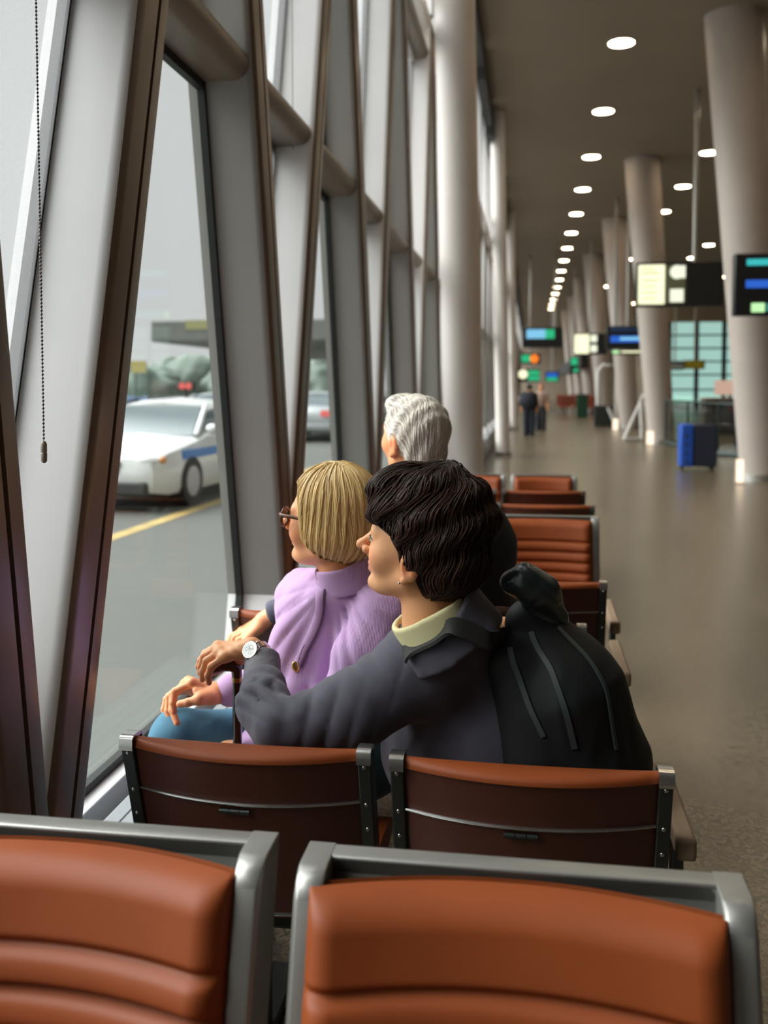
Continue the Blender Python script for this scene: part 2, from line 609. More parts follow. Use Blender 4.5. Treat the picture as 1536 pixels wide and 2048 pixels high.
# glazing bays between neighbouring fins, each with its pane and rails
for i in range(len(FINS) - 1):
    a, b = FINS[i], FINS[i + 1]
    ya, yb = fin_y(a, 2.6), fin_y(b, 2.6)
    z_top = ZC - 0.02
    if fin_y(a, ZC) > fin_y(b, ZC):
        z_top = 0.41 + (b[0] - a[0]) / (a[1] - b[1])
    z_bot = ZS
    if fin_y(a, ZS) > fin_y(b, ZS):
        z_bot = 0.41 + (b[0] - a[0]) / (a[1] - b[1])
    if z_top - z_bot < 0.5:
        continue
    mb = MB()
    t = 0.006
    def edge(f, z, s): return fin_y(f, z) + s * (TH - 0.02)
    rings = []
    for z in (z_bot, z_top):
        y0, y1 = edge(a, z, 1), edge(b, z, -1)
        if y1 < y0 + 0.002:
            y0 = y1 = (y0 + y1) / 2; y1 += 0.002
        rings.append([(XG - t, y0, z), (XG + t * 0, y0, z), (XG, y1, z), (XG - t, y1, z)])
    mb.loft(rings)
    win = struct('window_%d' % (i + 1), mb, pane, label='clear glass pane of the window wall between inclined posts', smooth=None)
    for zt in (2.6, 4.62):
        y0, y1 = edge(a, zt, 1), edge(b, zt, -1)
        if y1 - y0 < 0.03:
            continue
        rail = MB()
        pr = [(XG - 0.04, -0.055), (XI - 0.075, -0.055)] + [(XI - 0.075 + 0.055 * math.sin(q), -0.055 * math.cos(q)) for q in np.linspace(0, math.pi, 11)[1:-1]] + [(XI - 0.075, 0.055), (XG - 0.04, 0.055)]
        rail.loft([[(px, y0 - 0.02, zt + pz) for (px, pz) in pr], [(px, y1 + 0.02, zt + pz) for (px, pz) in pr]])
        rail.build('rail', railm, win, smooth=50)
        gs = MB().box2((XG - 0.014, y0, zt - 0.085), (XG + 0.014, y1, zt - 0.052))
        gs.build('gasket', black, win)

# upper tier: a continuous beam, upright posts and panes up to the ceiling pocket
struct('trim_900', MB().box2((XG - 0.05, -1.25, 4.88), (XI - 0.02, 96, 5.02)), paint, label='long horizontal beam above the inclined posts', bevel=0.02)
meets = []
SF = sorted(FINS, key=lambda f: f[0] + 2.0 * f[1])
for i in range(1, len(SF) - 1, 2):
    a, b = SF[i], SF[i + 1]
    meets.append((fin_y(a, 4.9) + fin_y(b, 4.9)) / 2)
meets = [-1.2] + [m for m in meets if m > -1] + [95]
for i, ym in enumerate(meets):
    struct('trim_%d' % (300 + i), MB().box2((XG - 0.05, ym - 0.06, 5.02), (XI, ym + 0.06, CEIL)), paint, label='upright post of the upper window tier', bevel=0.01)
for i in range(len(meets) - 1):
    struct('window_%d' % (300 + i), MB().box2((XG - 0.006, meets[i] + 0.06, 5.02), (XG, meets[i + 1] - 0.06, CEIL)), pane, label='clear pane of the upper window tier', smooth=None)

# sill and convector ledge under the glass
Y0, Y1 = -1.25, 96.0
struct('trim_sill', MB().box2((XG - 0.035, Y0, 0.30), (XG + 0.055, Y1, 0.405)), sillm, label='pale sill strip under the window wall', bevel=0.004)
struct('trim_gasket', MB().box2((XG - 0.012, Y0, 0.405), (XG + 0.012, Y1, 0.43)), black, label='black gasket along the foot of the glass')
lb = MB().box2((XG + 0.095, Y0, 0.02), (-0.895, Y1, 0.385))
led = struct('trim_ledge', lb, convm, label='grey convector ledge below the windows', bevel=0.008)
gr = MB()
for k in range(3):
    gr.box2((XG + 0.14 + k * 0.045, Y0, 0.3845), (XG + 0.144 + k * 0.045, Y1, 0.3862))
gr.build('slot', darkm, led)
struct('trim_recess', MB().box2((XG + 0.055, Y0, 0.22), (XG + 0.095, Y1, 0.30)), darkm)
struct('wall_left', MB().box2((XG - 0.10, Y0, -0.1), (XG - 0.03, Y1, 0.30)), wallm, label='low wall under the window wall')
struct('wall_side', MB().box2((XG - 0.3, -9, -0.1), (-0.93, -1.25, CEIL)), wallm, label='solid wall behind the camera position')  # unseen, added in place of more windows to cut the fill light
# dark ceiling pocket above the windows
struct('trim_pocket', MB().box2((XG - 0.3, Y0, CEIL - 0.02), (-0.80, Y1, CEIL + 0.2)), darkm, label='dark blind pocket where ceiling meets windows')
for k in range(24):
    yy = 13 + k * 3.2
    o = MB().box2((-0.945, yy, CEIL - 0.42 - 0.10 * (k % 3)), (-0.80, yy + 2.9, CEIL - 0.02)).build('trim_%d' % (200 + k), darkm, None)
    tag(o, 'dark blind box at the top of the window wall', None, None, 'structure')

# round columns: white ones in the window line and the leaning row to the right
def column(name, base, top, r0, r1, label):
    mb = MB()
    n = 40
    base = np.array(base, float); top = np.array(top, float)
    rings = []
    for t_ in np.linspace(0, 1, 9):
        c = base + (top - base) * t_
        r = r0 + (r1 - r0) * t_
        rings.append([(c[0] + r * math.cos(2 * math.pi * k / n), c[1] + r * math.sin(2 * math.pi * k / n), c[2]) for k in range(n)])
    mb.loft(rings)
    o = struct(name, mb, colm if r0 < 0.3 else colm2, label=label)
    b = MB().cyl((base[0], base[1], 0.045), r0 + 0.02, 0.09, 40)
    b.build('base_ring', mat('brushed_steel', (0.55, 0.53, 0.50), 0.3, 0.9), o)
    return o


for yy, s, r in ((8.4, 'nearest white', 0.175), (20.0, 'second white', 0.15), (31.5, 'third white', 0.15)):
    column('column', (-0.565, yy, 0), (-0.565 - 0.115 * CEIL / 4.8, yy, CEIL), r, r, '%s round column standing just inside the window wall' % s)
for k in range(7):
    yy = (15.7, 25.0, 33.6, 42.5, 52, 62, 73)[k]
    xb = (3.62, 3.30, 3.36, 3.2, 3.2, 3.2, 3.2)[k]
    column('column', (xb, yy, 0), (xb - 0.62, yy - 0.3, CEIL), 0.33, 0.43, 'leaning round plaster column, %s of the row in the concourse' % ('first second third fourth fifth sixth seventh'.split()[k]))

# far glazed wall on the right of the concourse
tealm = glass_mat('far_window_glass', (0.72, 0.92, 0.86), 0.04)
fw = struct('window_900', MB().box2((8.3, 60.0, 0.3), (25.9, 60.02, 5.3)), tealm, label='far glazed wall with dark bars beyond the counters', smooth=None)
fr = MB()
for k in range(12):
    x = 8.3 + k * 1.6
    fr.box2((x - 0.12, 59.9, 0.0), (x + 0.12, 60.12, 5.3))
for z in (1.2, 2.1, 2.9, 3.7, 4.5):
    fr.box2((8.3, 59.92, z - 0.05), (25.9, 60.1, z + 0.05))
fr.build('frame', mat('dark_frame', (0.03, 0.05, 0.045), 0.5), fw)
struct('wall_soffit', MB().box2((8.3, 59.8, 5.3), (26, 60.3, CEIL)), wallm)
struct('wall_corner', MB().box2((8.1, 60, 0), (8.3, 96, CEIL)), wallm)
struct('ground', MB().box2((8.5, 60.5, -0.1), (60, 140, -0.02)), mat('outside_paving', (0.25, 0.27, 0.25), 0.8))

# downlights
ORD = 'first second third fourth fifth sixth seventh eighth ninth tenth eleventh twelfth thirteenth fourteenth fifteenth sixteenth seventeenth eighteenth nineteenth twentieth twenty-first twenty-second'.split()
lampm = emit_mat('lamp_disc', (1.0, 0.80, 0.56), LAMP_EMIT)
lamp_ring = mat('lamp_ring', (0.55, 0.5, 0.42), 0.4)
proto = None
lamps = []
for row, (lx, nm) in enumerate(((1.42, 'over the seats'), (4.2, 'beside the leaning columns'), (7.0, 'far right of the columns'), (9.8, 'outermost'))):
    for k in range(-3, 19):
        ly = 16.3 + 3.95 * k + (row % 2) * 0.0
        if ly > 72 or (row == 3 and (ly < 20 or ly > 58)):
            continue
        lamps.append((lx, ly, nm, row, k))
for lx, ly, nm, row, k in lamps:
    if proto is None:
        o = thing('downlight', '', 'ceiling light', (lx, ly, CEIL))
        MB().cyl((lx, ly, CEIL - 0.012), 0.20, 0.016, 28).build('lamp_disc', lampm, o)
        rg = MB()
        n = 28
        rr = [(0.205, -0.02), (0.235, -0.02), (0.235, 0.0), (0.205, 0.0)]
        rings = [[(lx + r * math.cos(2 * math.pi * j / n), ly + r * math.sin(2 * math.pi * j / n), CEIL + z) for (r, z) in rr] for j in range(n)]
        rings.append(rings[0])
        rg.loft(rings, cap=False)
        rg.build('trim_ring', lamp_ring, o)
        proto = o
    else:
        o = copy_tree(proto)
        o.location = (lx, ly, CEIL)
    d = int(round((ly + 12) / 3.95))
    o['label'] = 'round warm downlight, %s from the near end of the row %s' % (ORD[k + 3], nm)
    o['group'] = 'downlights of the row ' + nm
# ------------------------------------------------------------------ outside: roadway, police car, traffic, canopy, trees
GZ = -0.10
asph = mat('wet_asphalt', (0.085, 0.090, 0.080), 0.55, spec=0.5, vary=(0.5, 0.07), bump=(40, 0.15))
struct('road', MB().box2((-120, -60, GZ - 0.2), (XG - 0.12, 260, GZ)), asph, label='grey wet asphalt roadway outside the windows')
yel = mat('road_yellow', (0.40, 0.29, 0.10), 0.6, vary=(3, 0.2))
p0, p1 = U(225, 1075, Z=GZ), U(450, 998, Z=GZ)
dr = (p1 - p0) / np.linalg.norm(p1 - p0)
nr = np.array([-dr[1], dr[0], 0]) * 0.09
a_, b_ = p0 - dr * 6, p1 + dr * 30
struct('road_line', MB().add([a_ - nr + A3(0, 0, .004), b_ - nr + A3(0, 0, .004), b_ + nr + A3(0, 0, .004), a_ + nr + A3(0, 0, .004)], [(0, 1, 2, 3)]), yel, label='yellow painted line across the asphalt', smooth=None)
struct('kerb', MB().box2((-9.6, -30, GZ), (-9.3, 120, GZ + 0.12)), mat('kerb_concrete', (0.38, 0.38, 0.36), 0.8))
struct('path_island', MB().box2((-12.5, -30, GZ), (-9.6, 120, GZ + 0.11)), mat('island_concrete', (0.33, 0.33, 0.32), 0.8))

car_glass = mat('car_glass', (0.10, 0.13, 0.14), 0.08, spec=0.8)
tyre = mat('tyre_rubber', (0.02, 0.02, 0.02), 0.8)
rimm = mat('wheel_rim', (0.45, 0.45, 0.46), 0.35, 0.8)
lampw = mat('headlamp', (0.72, 0.74, 0.74), 0.15, spec=0.8)
redl = emit_mat('tail_lamp_lit', (1.0, 0.20, 0.18), 0.75)
redp = mat('red_lamp', (0.55, 0.05, 0.04), 0.3)
amber = mat('amber_lamp', (0.65, 0.28, 0.12), 0.3)
dplast = mat('dark_bumper', (0.03, 0.03, 0.03), 0.6)


def sedan(name, label, loc, heading, paintm, stripe=None, rear_lit=False, group=None, suv=False, L=4.9, W=1.85):
    """A car facing local -Y, its wheels on the ground at loc."""
    t = thing(name, label, 'car', loc, group)
    h = 1.62 if suv else 1.38
    R = Matrix.Rotation(heading, 3, 'Z')
    base = np.array(loc, float)
    RM = np.array(R)

    def put(mb, nm, m, par, **kw):
        mb.v = [tuple(RM @ np.array(p) + base) for p in mb.v]
        return mb.build(nm, m, par, **kw)
    # body: stations along the length from nose to tail (y, belt height, half width, hem height)
    st = [(-L / 2, 0.52, 0.66, 0.34), (-L / 2 + 0.06, 0.66, 0.80, 0.25), (-L / 2 + 0.35, 0.76, 0.90, 0.20), (-L / 2 + 1.2, 0.87, W / 2, 0.19), (-0.9, 0.93, W / 2, 0.19),
          (0.6, 0.96, W / 2, 0.19), (L / 2 - 0.9, 0.97, W / 2, 0.20), (L / 2 - 0.2, 0.93, W / 2 - 0.06, 0.24), (L / 2 - 0.03, 0.80, W / 2 - 0.14, 0.30), (L / 2, 0.6, W / 2 - 0.25, 0.36)]
    rings = []
    for (yy, zb, hw, z0) in st:
        zm = z0 + (zb - z0) * 0.62
        rings.append([(-hw + 0.04, yy, z0), (-hw, yy, z0 + 0.07), (-hw - 0.01, yy, zm), (-hw + 0.03, yy, zb - 0.04), (-hw + 0.12, yy, zb), (0, yy, zb + 0.035),
                      (hw - 0.12, yy, zb), (hw - 0.03, yy, zb - 0.04), (hw + 0.01, yy, zm), (hw, yy, z0 + 0.07), (hw - 0.04, yy, z0)])
    mb = MB(); mb.loft(rings)
    put(mb, 'body', paintm, t, smooth=45, bevel=None)
    # cabin
    if suv:
        cs = [(-1.15, 0.90, 0.84, 0), (-0.42, h - 0.06, 0.66, 0), (0.1, h, 0.66, 0), (1.5, h - 0.03, 0.64, 0), (2.15, 0.98, 0.78, 0)]
    else:
        cs = [(-1.18, 0.90, 0.84, 0), (-0.42, h - 0.07, 0.64, 0), (0.15, h, 0.63, 0), (0.75, h - 0.05, 0.62, 0), (1.75, 0.97, 0.76, 0)]
    roof = MB()
    rr = []
    for (yy, z, hw, _) in cs[1:-1]:
        rr.append([(-hw - 0.03, yy, z - 0.10), (-hw + 0.02, yy, z - 0.03), (0, yy, z + 0.02), (hw - 0.02, yy, z - 0.03), (hw + 0.03, yy, z - 0.10), (0, yy, z - 0.09)])
    roof.loft(rr)
    put(roof, 'roof', paintm, t, smooth=60)
    gl = MB()
    rg = []
    for (yy, z, hw, _) in cs:
        zz = max(z - 0.035, 0.9)
        rg.append([(-0.85, yy, 0.88), (-hw - 0.012, yy, zz - 0.05), (-hw + 0.06, yy, zz), (hw - 0.06, yy, zz), (hw + 0.012, yy, zz - 0.05), (0.85, yy, 0.88)])
    gl.loft(rg)
    put(gl, 'windows', car_glass, t, smooth=30)
    # pillars
    for s in (-1, 1):
        for (q0, q1, r) in (((s * 0.83, -1.16, 0.90), (s * 0.655, -0.42, h - 0.09), 0.035), ((s * 0.875, 0.32, 0.9), (s * 0.665, 0.30, h - 0.07), 0.03), ((s * 0.80, cs[-1][0] - 0.05, 0.95), (s * 0.645, cs[-2][0], h - 0.10), 0.06)):
            pm = MB().tube([q0, q1], r, 8)
            put(pm, 'pillar', paintm, t)
        for (wy) in (-L / 2 + 0.95, L / 2 - 1.05):
            wm = MB().cyl((s * (W / 2 - 0.10), wy, 0.32), 0.32, 0.22, 28, 0)
            w = put(wm, 'wheel', tyre, t)
            rm = MB().cyl((s * (W / 2 + 0.008), wy, 0.32), 0.20, 0.02, 20, 0)
            put(rm, 'rim', rimm, w)
        ml = MB().ball((s * (W / 2 + 0.06), -0.95, 0.98), 0.10, 10, 7, (1, 0.6, 0.7))
        put(ml, 'mirror', paintm, t)
        hl = MB().ball((s * 0.66, -L / 2 + 0.13, 0.64), 0.16, 12, 8, (1.1, 0.55, 0.5))
        put(hl, 'headlamp', lampw, t)
        sg = MB().ball((s * 0.83, -L / 2 + 0.27, 0.64), 0.09, 10, 7, (0.6, 0.9, 0.6))
        put(sg, 'side_lamp', amber, t)
        tl = MB().box((s * (W / 2 - 0.28), L / 2 - 0.03, 0.80), (0.34, 0.10, 0.16))
        put(tl, 'tail_lamp', redl if rear_lit else redp, t, bevel=0.02)
    gm = MB().box((0, -L / 2 + 0.02, 0.56), (0.78, 0.06, 0.16))
    put(gm, 'grille', dplast, t, bevel=0.02)
    bm = MB().box((0, -L / 2 + 0.06, 0.30), (1.5, 0.16, 0.18))
    put(bm, 'lower_bumper', dplast, t, bevel=0.04)
    bm = MB().box((0, L / 2 - 0.04, 0.42), (1.5, 0.14, 0.18))
    put(bm, 'rear_bumper', paintm, t, bevel=0.04)
    if stripe is not None:
        for s in (-1, 1):
            sm = MB()
            ys = np.linspace(-L / 2 + 0.7, L / 2 - 0.5, 9)
            def hwz(yy):
                for i in range(len(st) - 1):
                    if st[i][0] <= yy <= st[i + 1][0]:
                        q = (yy - st[i][0]) / (st[i + 1][0] - st[i][0])
                        return st[i][2] + q * (st[i + 1][2] - st[i][2])
                return W / 2
            rings = []
            for yy in ys:
                x = s * (hwz(yy) + 0.012)
                rings.append([(x - s * 0.02, yy, 0.62), (x, yy, 0.62), (x, yy, 0.735), (x - s * 0.02, yy, 0.735)])
            sm.loft(rings)
            put(sm, 'stripe', stripe, t)
    return t


white = mat('car_white', (0.66, 0.67, 0.66), 0.25, coat=0.4)
silver = mat('car_silver', (0.42, 0.45, 0.46), 0.3, 0.3)
bluec = mat('car_blue', (0.10, 0.17, 0.33), 0.3)
dgrey = mat('car_grey', (0.16, 0.19, 0.19), 0.3)
bstr = mat('car_stripe_blue', (0.03, 0.19, 0.55), 0.4)
sedan('sedan_car', 'white sedan with a blue side stripe passing on the roadway', (-5.22, 13.5, GZ), math.radians(-4), white, bstr)
sedan('hatchback_car', 'blue-roofed car behind the white striped sedan', (-9.0, 19.0, GZ), 0, bluec, rear_lit=True)
sedan('silver_car', 'silver car with a lit red rear lamp behind the white striped sedan', (-8.4, 25.5, GZ), math.pi, silver, rear_lit=True)
sedan('delivery_suv', 'grey tall car seen through the mesh blind', (-14.2, 17.0, GZ), 0.0, dgrey, suv=True)
sedan('white_suv', 'white tall car seen through the mesh blind', (-13.0, 22.5, GZ + 0.0), 0.0, silver, suv=True)
sedan('parked_car', 'silver car seen through the narrow second window bay', (-6.2, 28.0, GZ), math.pi, silver, rear_lit=True)
sedan('distant_car', 'white car farther off through the narrow second window bay', (-6.4, 36.0, GZ), math.pi, white, rear_lit=True)

# canopy slab over the drop-off road
concm = mat('canopy_concrete', (0.16, 0.165, 0.15), 0.8, vary=(1.5, 0.1))
a = U(300, 640, Y=34.0); b = U(300, 684, Y=34.0)
cz1, cz0 = a[2], b[2]
ct = thing('canopy', 'grey concrete canopy slab over the road outside', 'canopy', (a[0] + 4, 38, GZ))
cm = MB().box2((a[0], 34, cz0), (a[0] + 10.5, 60, cz1))
cm.build('slab', concm, ct, bevel=0.08)
for yy in (37, 47, 57):
    MB().cyl((a[0] + 9.3, yy, (cz0 + GZ) / 2), 0.3, cz0 - GZ, 20).build('support_column', concm, ct)
MB().box2((a[0] + 1.4, 33.97, cz0 + 0.45), (a[0] + 2.3, 34.0, cz0 + 0.8)).build('plate', mat('canopy_plate', (0.30, 0.29, 0.13), 0.6), ct)

# distant building, mast, trees, railing, road sign
bg = mat('hazy_building', (0.27, 0.29, 0.28), 0.9, vary=(0.3, 0.06))
a = U(36, 668, Y=70.0); b = U(112, 780, Y=70.0)
bt = thing('building', 'hazy grey tower block in the distance beyond the road', 'building', ((a[0] + b[0]) / 2, 74, GZ))
MB().box2((a[0], 70, GZ), (b[0], 80, a[2])).build('block', bg, bt)
wmm = MB()
for r in range(4):
    for c_ in range(5):
        x = a[0] + 0.5 + c_ * (b[0] - a[0] - 1) / 5
        z = 1.2 + r * (a[2] - 1.5) / 4
        wmm.box2((x, 69.9, z), (x + 0.35, 70.02, z + 0.5))
wmm.build('windows', mat('hazy_panes', (0.20, 0.22, 0.23), 0.4), bt)
mt = MB().tube([U(62, 668, Y=71), U(62, 590, Y=71)], [0.18, 0.10], 8)
mt.build('mast', bg, bt)
MB().ball(U(81, 655, Y=69.5), 0.35).build('beacon_lamp', emit_mat('warm_beacon', (1.0, 0.78, 0.6), 0.85), bt)

leafm = mat('hazy_leaves', (0.16, 0.20, 0.165), 0.9, vary=(0.6, 0.2))
barkm = mat('hazy_bark', (0.10, 0.09, 0.07), 0.9)
random.seed(4)
tree_px = [(262, 738, 52), (300, 733, 66), (345, 724, 84), (392, 712, 74), (430, 718, 94), (480, 716, 68), (640, 720, 66), (690, 722, 78), (10, 742, 92)]
for i, (px, py, Yd) in enumerate(tree_px):
    top = U(px, py, Y=Yd)
    rad = 2.0 + random.random() * 0.3 + Yd * 0.004
    t = thing('tree', ['leafy green tree behind the yellow road sign', 'low green tree just beyond the yellow road sign', 'round green tree left of the middle of the hedge line', 'tallest tree under the canopy slab', 'green tree nearest the end of the canopy', 'green tree hidden mostly by the second post', 'green tree in the narrow second bay', 'green tree beyond the narrow second bay', 'pale tree past the tower block'][i], 'tree', (top[0], Yd, GZ), 'trees beyond the road')
    zc = max(top[2] - rad * 0.8, 0.8)

    def crown(P, c=A3(top[0], Yd, zc), r=rad, s=i):
        d = sd_ell(P, c, (r * 1.1, r, r * 0.85))
        return d + 0.28 * wob(P, 2.2, s) + 0.14 * wob(P, 5.5, s + 1)
    sdf_obj('crown', crown, (top[0] - rad * 1.7, Yd - rad * 1.5, zc - rad * 1.4), (top[0] + rad * 1.7, Yd + rad * 1.5, zc + rad * 1.4), 0.24, leafm, t, project=0)
    MB().tube([(top[0], Yd, GZ), (top[0], Yd, zc)], [0.22, 0.15], 8).build('trunk', barkm, t)

rail = thing('guard_rail', 'pale guard rail along the far side of the road', 'railing', (-16.5, 40, GZ))
rm = MB()
for z in (0.75, 1.0):
    rm.box2((-16.55, 12, GZ + z), (-16.45, 48, GZ + z + 0.08))
rm.build('rail', mat('rail_grey', (0.45, 0.47, 0.46), 0.5), rail)
for k in range(10):
    MB().box2((-16.56, 12 + k * 3.7, GZ), (-16.44, 12.12 + k * 3.7, GZ + 1.05)).build('post', MATS['rail_grey'], rail)
a = U(250, 745, Y=44.0); b = U(292, 722, Y=44.0)
sg = thing('road_sign', 'yellow and blue road sign beyond the cars', 'road sign', ((a[0] + b[0]) / 2, 44, GZ))
MB().box2((a[0] + 0.3, 43.95, a[2]), (b[0], 44.05, b[2])).build('yellow_panel', mat('sign_yellow', (0.45, 0.36, 0.10), 0.6), sg)
MB().box2((a[0], 43.94, a[2]), (a[0] + 0.3, 44.06, b[2])).build('blue_panel', mat('sign_blue', (0.13, 0.18, 0.36), 0.6), sg)
MB().cyl(((a[0] + b[0]) / 2, 44, (GZ + a[2]) / 2), 0.06, a[2] - GZ, 8).build('post', barkm, sg)

# a lit red traffic lamp on a pole
a = U(372, 772, Y=40.0)
tl = thing('traffic_light', 'lit red signal lamp on a pole above the cars', 'traffic light', (a[0], 40, GZ))
MB().cyl((a[0], 40, (GZ + a[2]) / 2), 0.07, a[2] - GZ, 8).build('pole', dplast, tl)
MB().box((a[0], 40.05, a[2]), (0.75, 0.3, 0.40)).build('housing', dplast, tl, bevel=0.03)
for s in (-1, 1):
    MB().ball((a[0] + s * 0.15, 39.9, a[2]), 0.15).build('lamp', redl, tl)

# mesh roller blinds with bead chains in the V bays
blindm = bpy.data.materials.new('mesh_blind_fabric'); blindm.use_nodes = True
_t = blindm.node_tree; _t.nodes.clear()
_o = _t.nodes.new('ShaderNodeOutputMaterial'); _tr = _t.nodes.new('ShaderNodeBsdfTransparent'); _df = _t.nodes.new('ShaderNodeBsdfDiffuse'); _tl = _t.nodes.new('ShaderNodeBsdfTranslucent')
_df.inputs['Color'].default_value = (0.62, 0.61, 0.62, 1); _tl.inputs['Color'].default_value = (0.42, 0.41, 0.42, 1)
_m1 = _t.nodes.new('ShaderNodeMixShader'); _m1.inputs['Fac'].default_value = 0.75
_m2 = _t.nodes.new('ShaderNodeMixShader')
_tc = _t.nodes.new('ShaderNodeTexCoord'); _ck = _t.nodes.new('ShaderNodeTexChecker'); _ck.inputs['Scale'].default_value = 420
_mp = _t.nodes.new('ShaderNodeMapping'); _mp.inputs['Rotation'].default_value = (math.radians(45), 0, 0)
_mr = _t.nodes.new('ShaderNodeMapRange'); _mr.inputs['To Min'].default_value = 0.06; _mr.inputs['To Max'].default_value = 0.34
_t.links.new(_tc.outputs['Object'], _mp.inputs['Vector']); _t.links.new(_mp.outputs['Vector'], _ck.inputs['Vector']); _t.links.new(_ck.outputs['Fac'], _mr.inputs['Value'])
_t.links.new(_df.outputs[0], _m1.inputs[1]); _t.links.new(_tl.outputs[0], _m1.inputs[2])
_t.links.new(_mr.outputs[0], _m2.inputs['Fac']); _t.links.new(_tr.outputs[0], _m2.inputs[1]); _t.links.new(_m1.outputs[0], _m2.inputs[2]); _t.links.new(_m2.outputs[0], _o.inputs['Surface'])
steelc = mat('chain_steel', (0.16, 0.15, 0.14), 0.35, 0.8)


def blind(fa, fb, label, chain=None):
    za, zb = 0.75, 4.5
    xb = XG + 0.022
    mb = MB()
    zlo = max(za, 0.41 + (fb[0] - fa[0] - 0.17) / (fa[1] - fb[1]) if fin_y(fa, za) + TH > fin_y(fb, za) - TH else za)
    rings = []
    for z in np.linspace(zlo, zb, 12):
        y0 = fin_y(fa, z) + TH + 0.022; y1 = max(fin_y(fb, z) - TH - 0.022, y0 + 0.004)
        rings.append([(xb - 0.0008, y0, z), (xb + 0.0008, y0, z), (xb + 0.0008, y1, z), (xb - 0.0008, y1, z)])
    z1 = zb
    t = thing('roller_blind', label, 'blind', (xb, (fin_y(fa, z1) + fin_y(fb, z1)) / 2, z1), 'mesh roller blinds')
    mb.loft(rings)
    mb.build('fabric', blindm, t, smooth=None)
    MB().cyl((xb, (fin_y(fa, zb) + fin_y(fb, zb)) / 2, zb + 0.03), 0.035, (fin_y(fb, zb) - fin_y(fa, zb)) * 0.8, 14, 1).build('roller_tube', sillm, t)
    if chain:
        cx, cy, ztop, zend, step = chain
        cm = MB().tube([(cx, cy, zend), (cx, cy, ztop)], 0.0008, 5)
        z = zend + 0.03
        while z < min(ztop, 2.75 + (cy - 2) * 0.5):
            cm.ball((cx, cy, z), 0.0030, 6, 4); z += step
        cm.build('bead_chain', steelc, t, smooth=60)
        e = MB().tube([(cx, cy, zend - 0.022), (cx, cy, zend - 0.018), (cx, cy, zend - 0.002), (cx, cy, zend), (cx, cy, zend + 0.002), (cx, cy, zend + 0.018), (cx, cy, zend + 0.024)],
                      [0.003, 0.0062, 0.0066, 0.0056, 0.0066, 0.0064, 0.003], 12)
        e.build('chain_end', mat('chain_end_plastic', (0.30, 0.26, 0.20), 0.25), t)
    return t


FS = sorted([f for f in FINS if f[0] > 1], key=lambda f: f[0] + 2 * f[1])
pa = U(88, 905, X=-1.005)
blind(FS[0], FS[1], 'pale mesh roller blind with a dark bead chain in the nearest window bay', (-1.005, pa[1], 4.5, pa[2], 0.0078))
pb = U(588, 812, X=-1.06)
blind(FS[2], FS[3], 'pale mesh roller blind in the second narrow bay, behind the blonde woman', (-1.06, pb[1], 4.5, pb[2], 0.0085))
blind(FS[4], FS[5], 'pale mesh roller blind in the third narrow bay')
blind(FS[6], FS[7], 'pale mesh roller blind in the fourth narrow bay, left of the white column')
# ------------------------------------------------------------------ airport seats
leather = mat('cognac_leather', (0.215, 0.048, 0.012), 0.48, spec=0.22, bump=(260, 0.10, 4), vary=(6, 0.10))
backm = mat('dark_brown_backshell', (0.090, 0.025, 0.014), 0.45, spec=0.4)
framem = mat('grey_cast_frame', (0.27, 0.265, 0.245), 0.36, metal=0.55, spec=0.5, vary=(9, 0.05))
shellm = mat('grey_inner_shell', (0.135, 0.135, 0.120), 0.55)
platem = mat('dark_steel_plate', (0.06, 0.065, 0.06), 0.38, metal=0.7)
chrome = mat('polished_alu', (0.62, 0.61, 0.59), 0.22, metal=0.95)
legm = mat('seat_leg_black', (0.03, 0.03, 0.03), 0.45)
armm = mat('tan_armrest', (0.27, 0.19, 0.125), 0.6, spec=0.2)
threadm = mat('seam_thread', (0.22, 0.06, 0.02), 0.7)
REC = 0.30          # recline: depth per metre of height


def seat_lower(t, x0, x1, Yt, zt, d, floor_legs=True):
    """Seat pad, pan and leg below a back whose top is at (Yt, zt); d=+1 faces down the hall, -1 faces the camera."""
    zs = 0.44
    yb = Yt + d * (zt - zs) * REC
    w = x1 - x0; xc = (x0 + x1) / 2

    def pad(u, v):
        a = 2 * math.pi * u
        q = 0.5 + 0.5 * math.cos(a)
        return (x0 + 0.03 + (w - 0.06) * v, yb + d * (0.02 + 0.40 * (0.5 - 0.5 * math.cos(a))), zs - 0.035 + 0.045 * math.sin(a) * (1 if math.sin(a) > 0 else 0.6))
    m = MB(); m.grid(lambda u, v: pad(u, v), 28, 8, True)
    n0 = len(m.v)
    m.f.append(tuple(range(27, -1, -1))); m.f.append(tuple(range(7 * 28, 8 * 28)))
    m.build('seat_cushion', leather, t, smooth=60)
    MB().box((xc, yb + d * 0.21, zs - 0.085), (w - 0.10, 0.36, 0.03)).build('seat_pan', platem, t, bevel=0.006)
    return yb


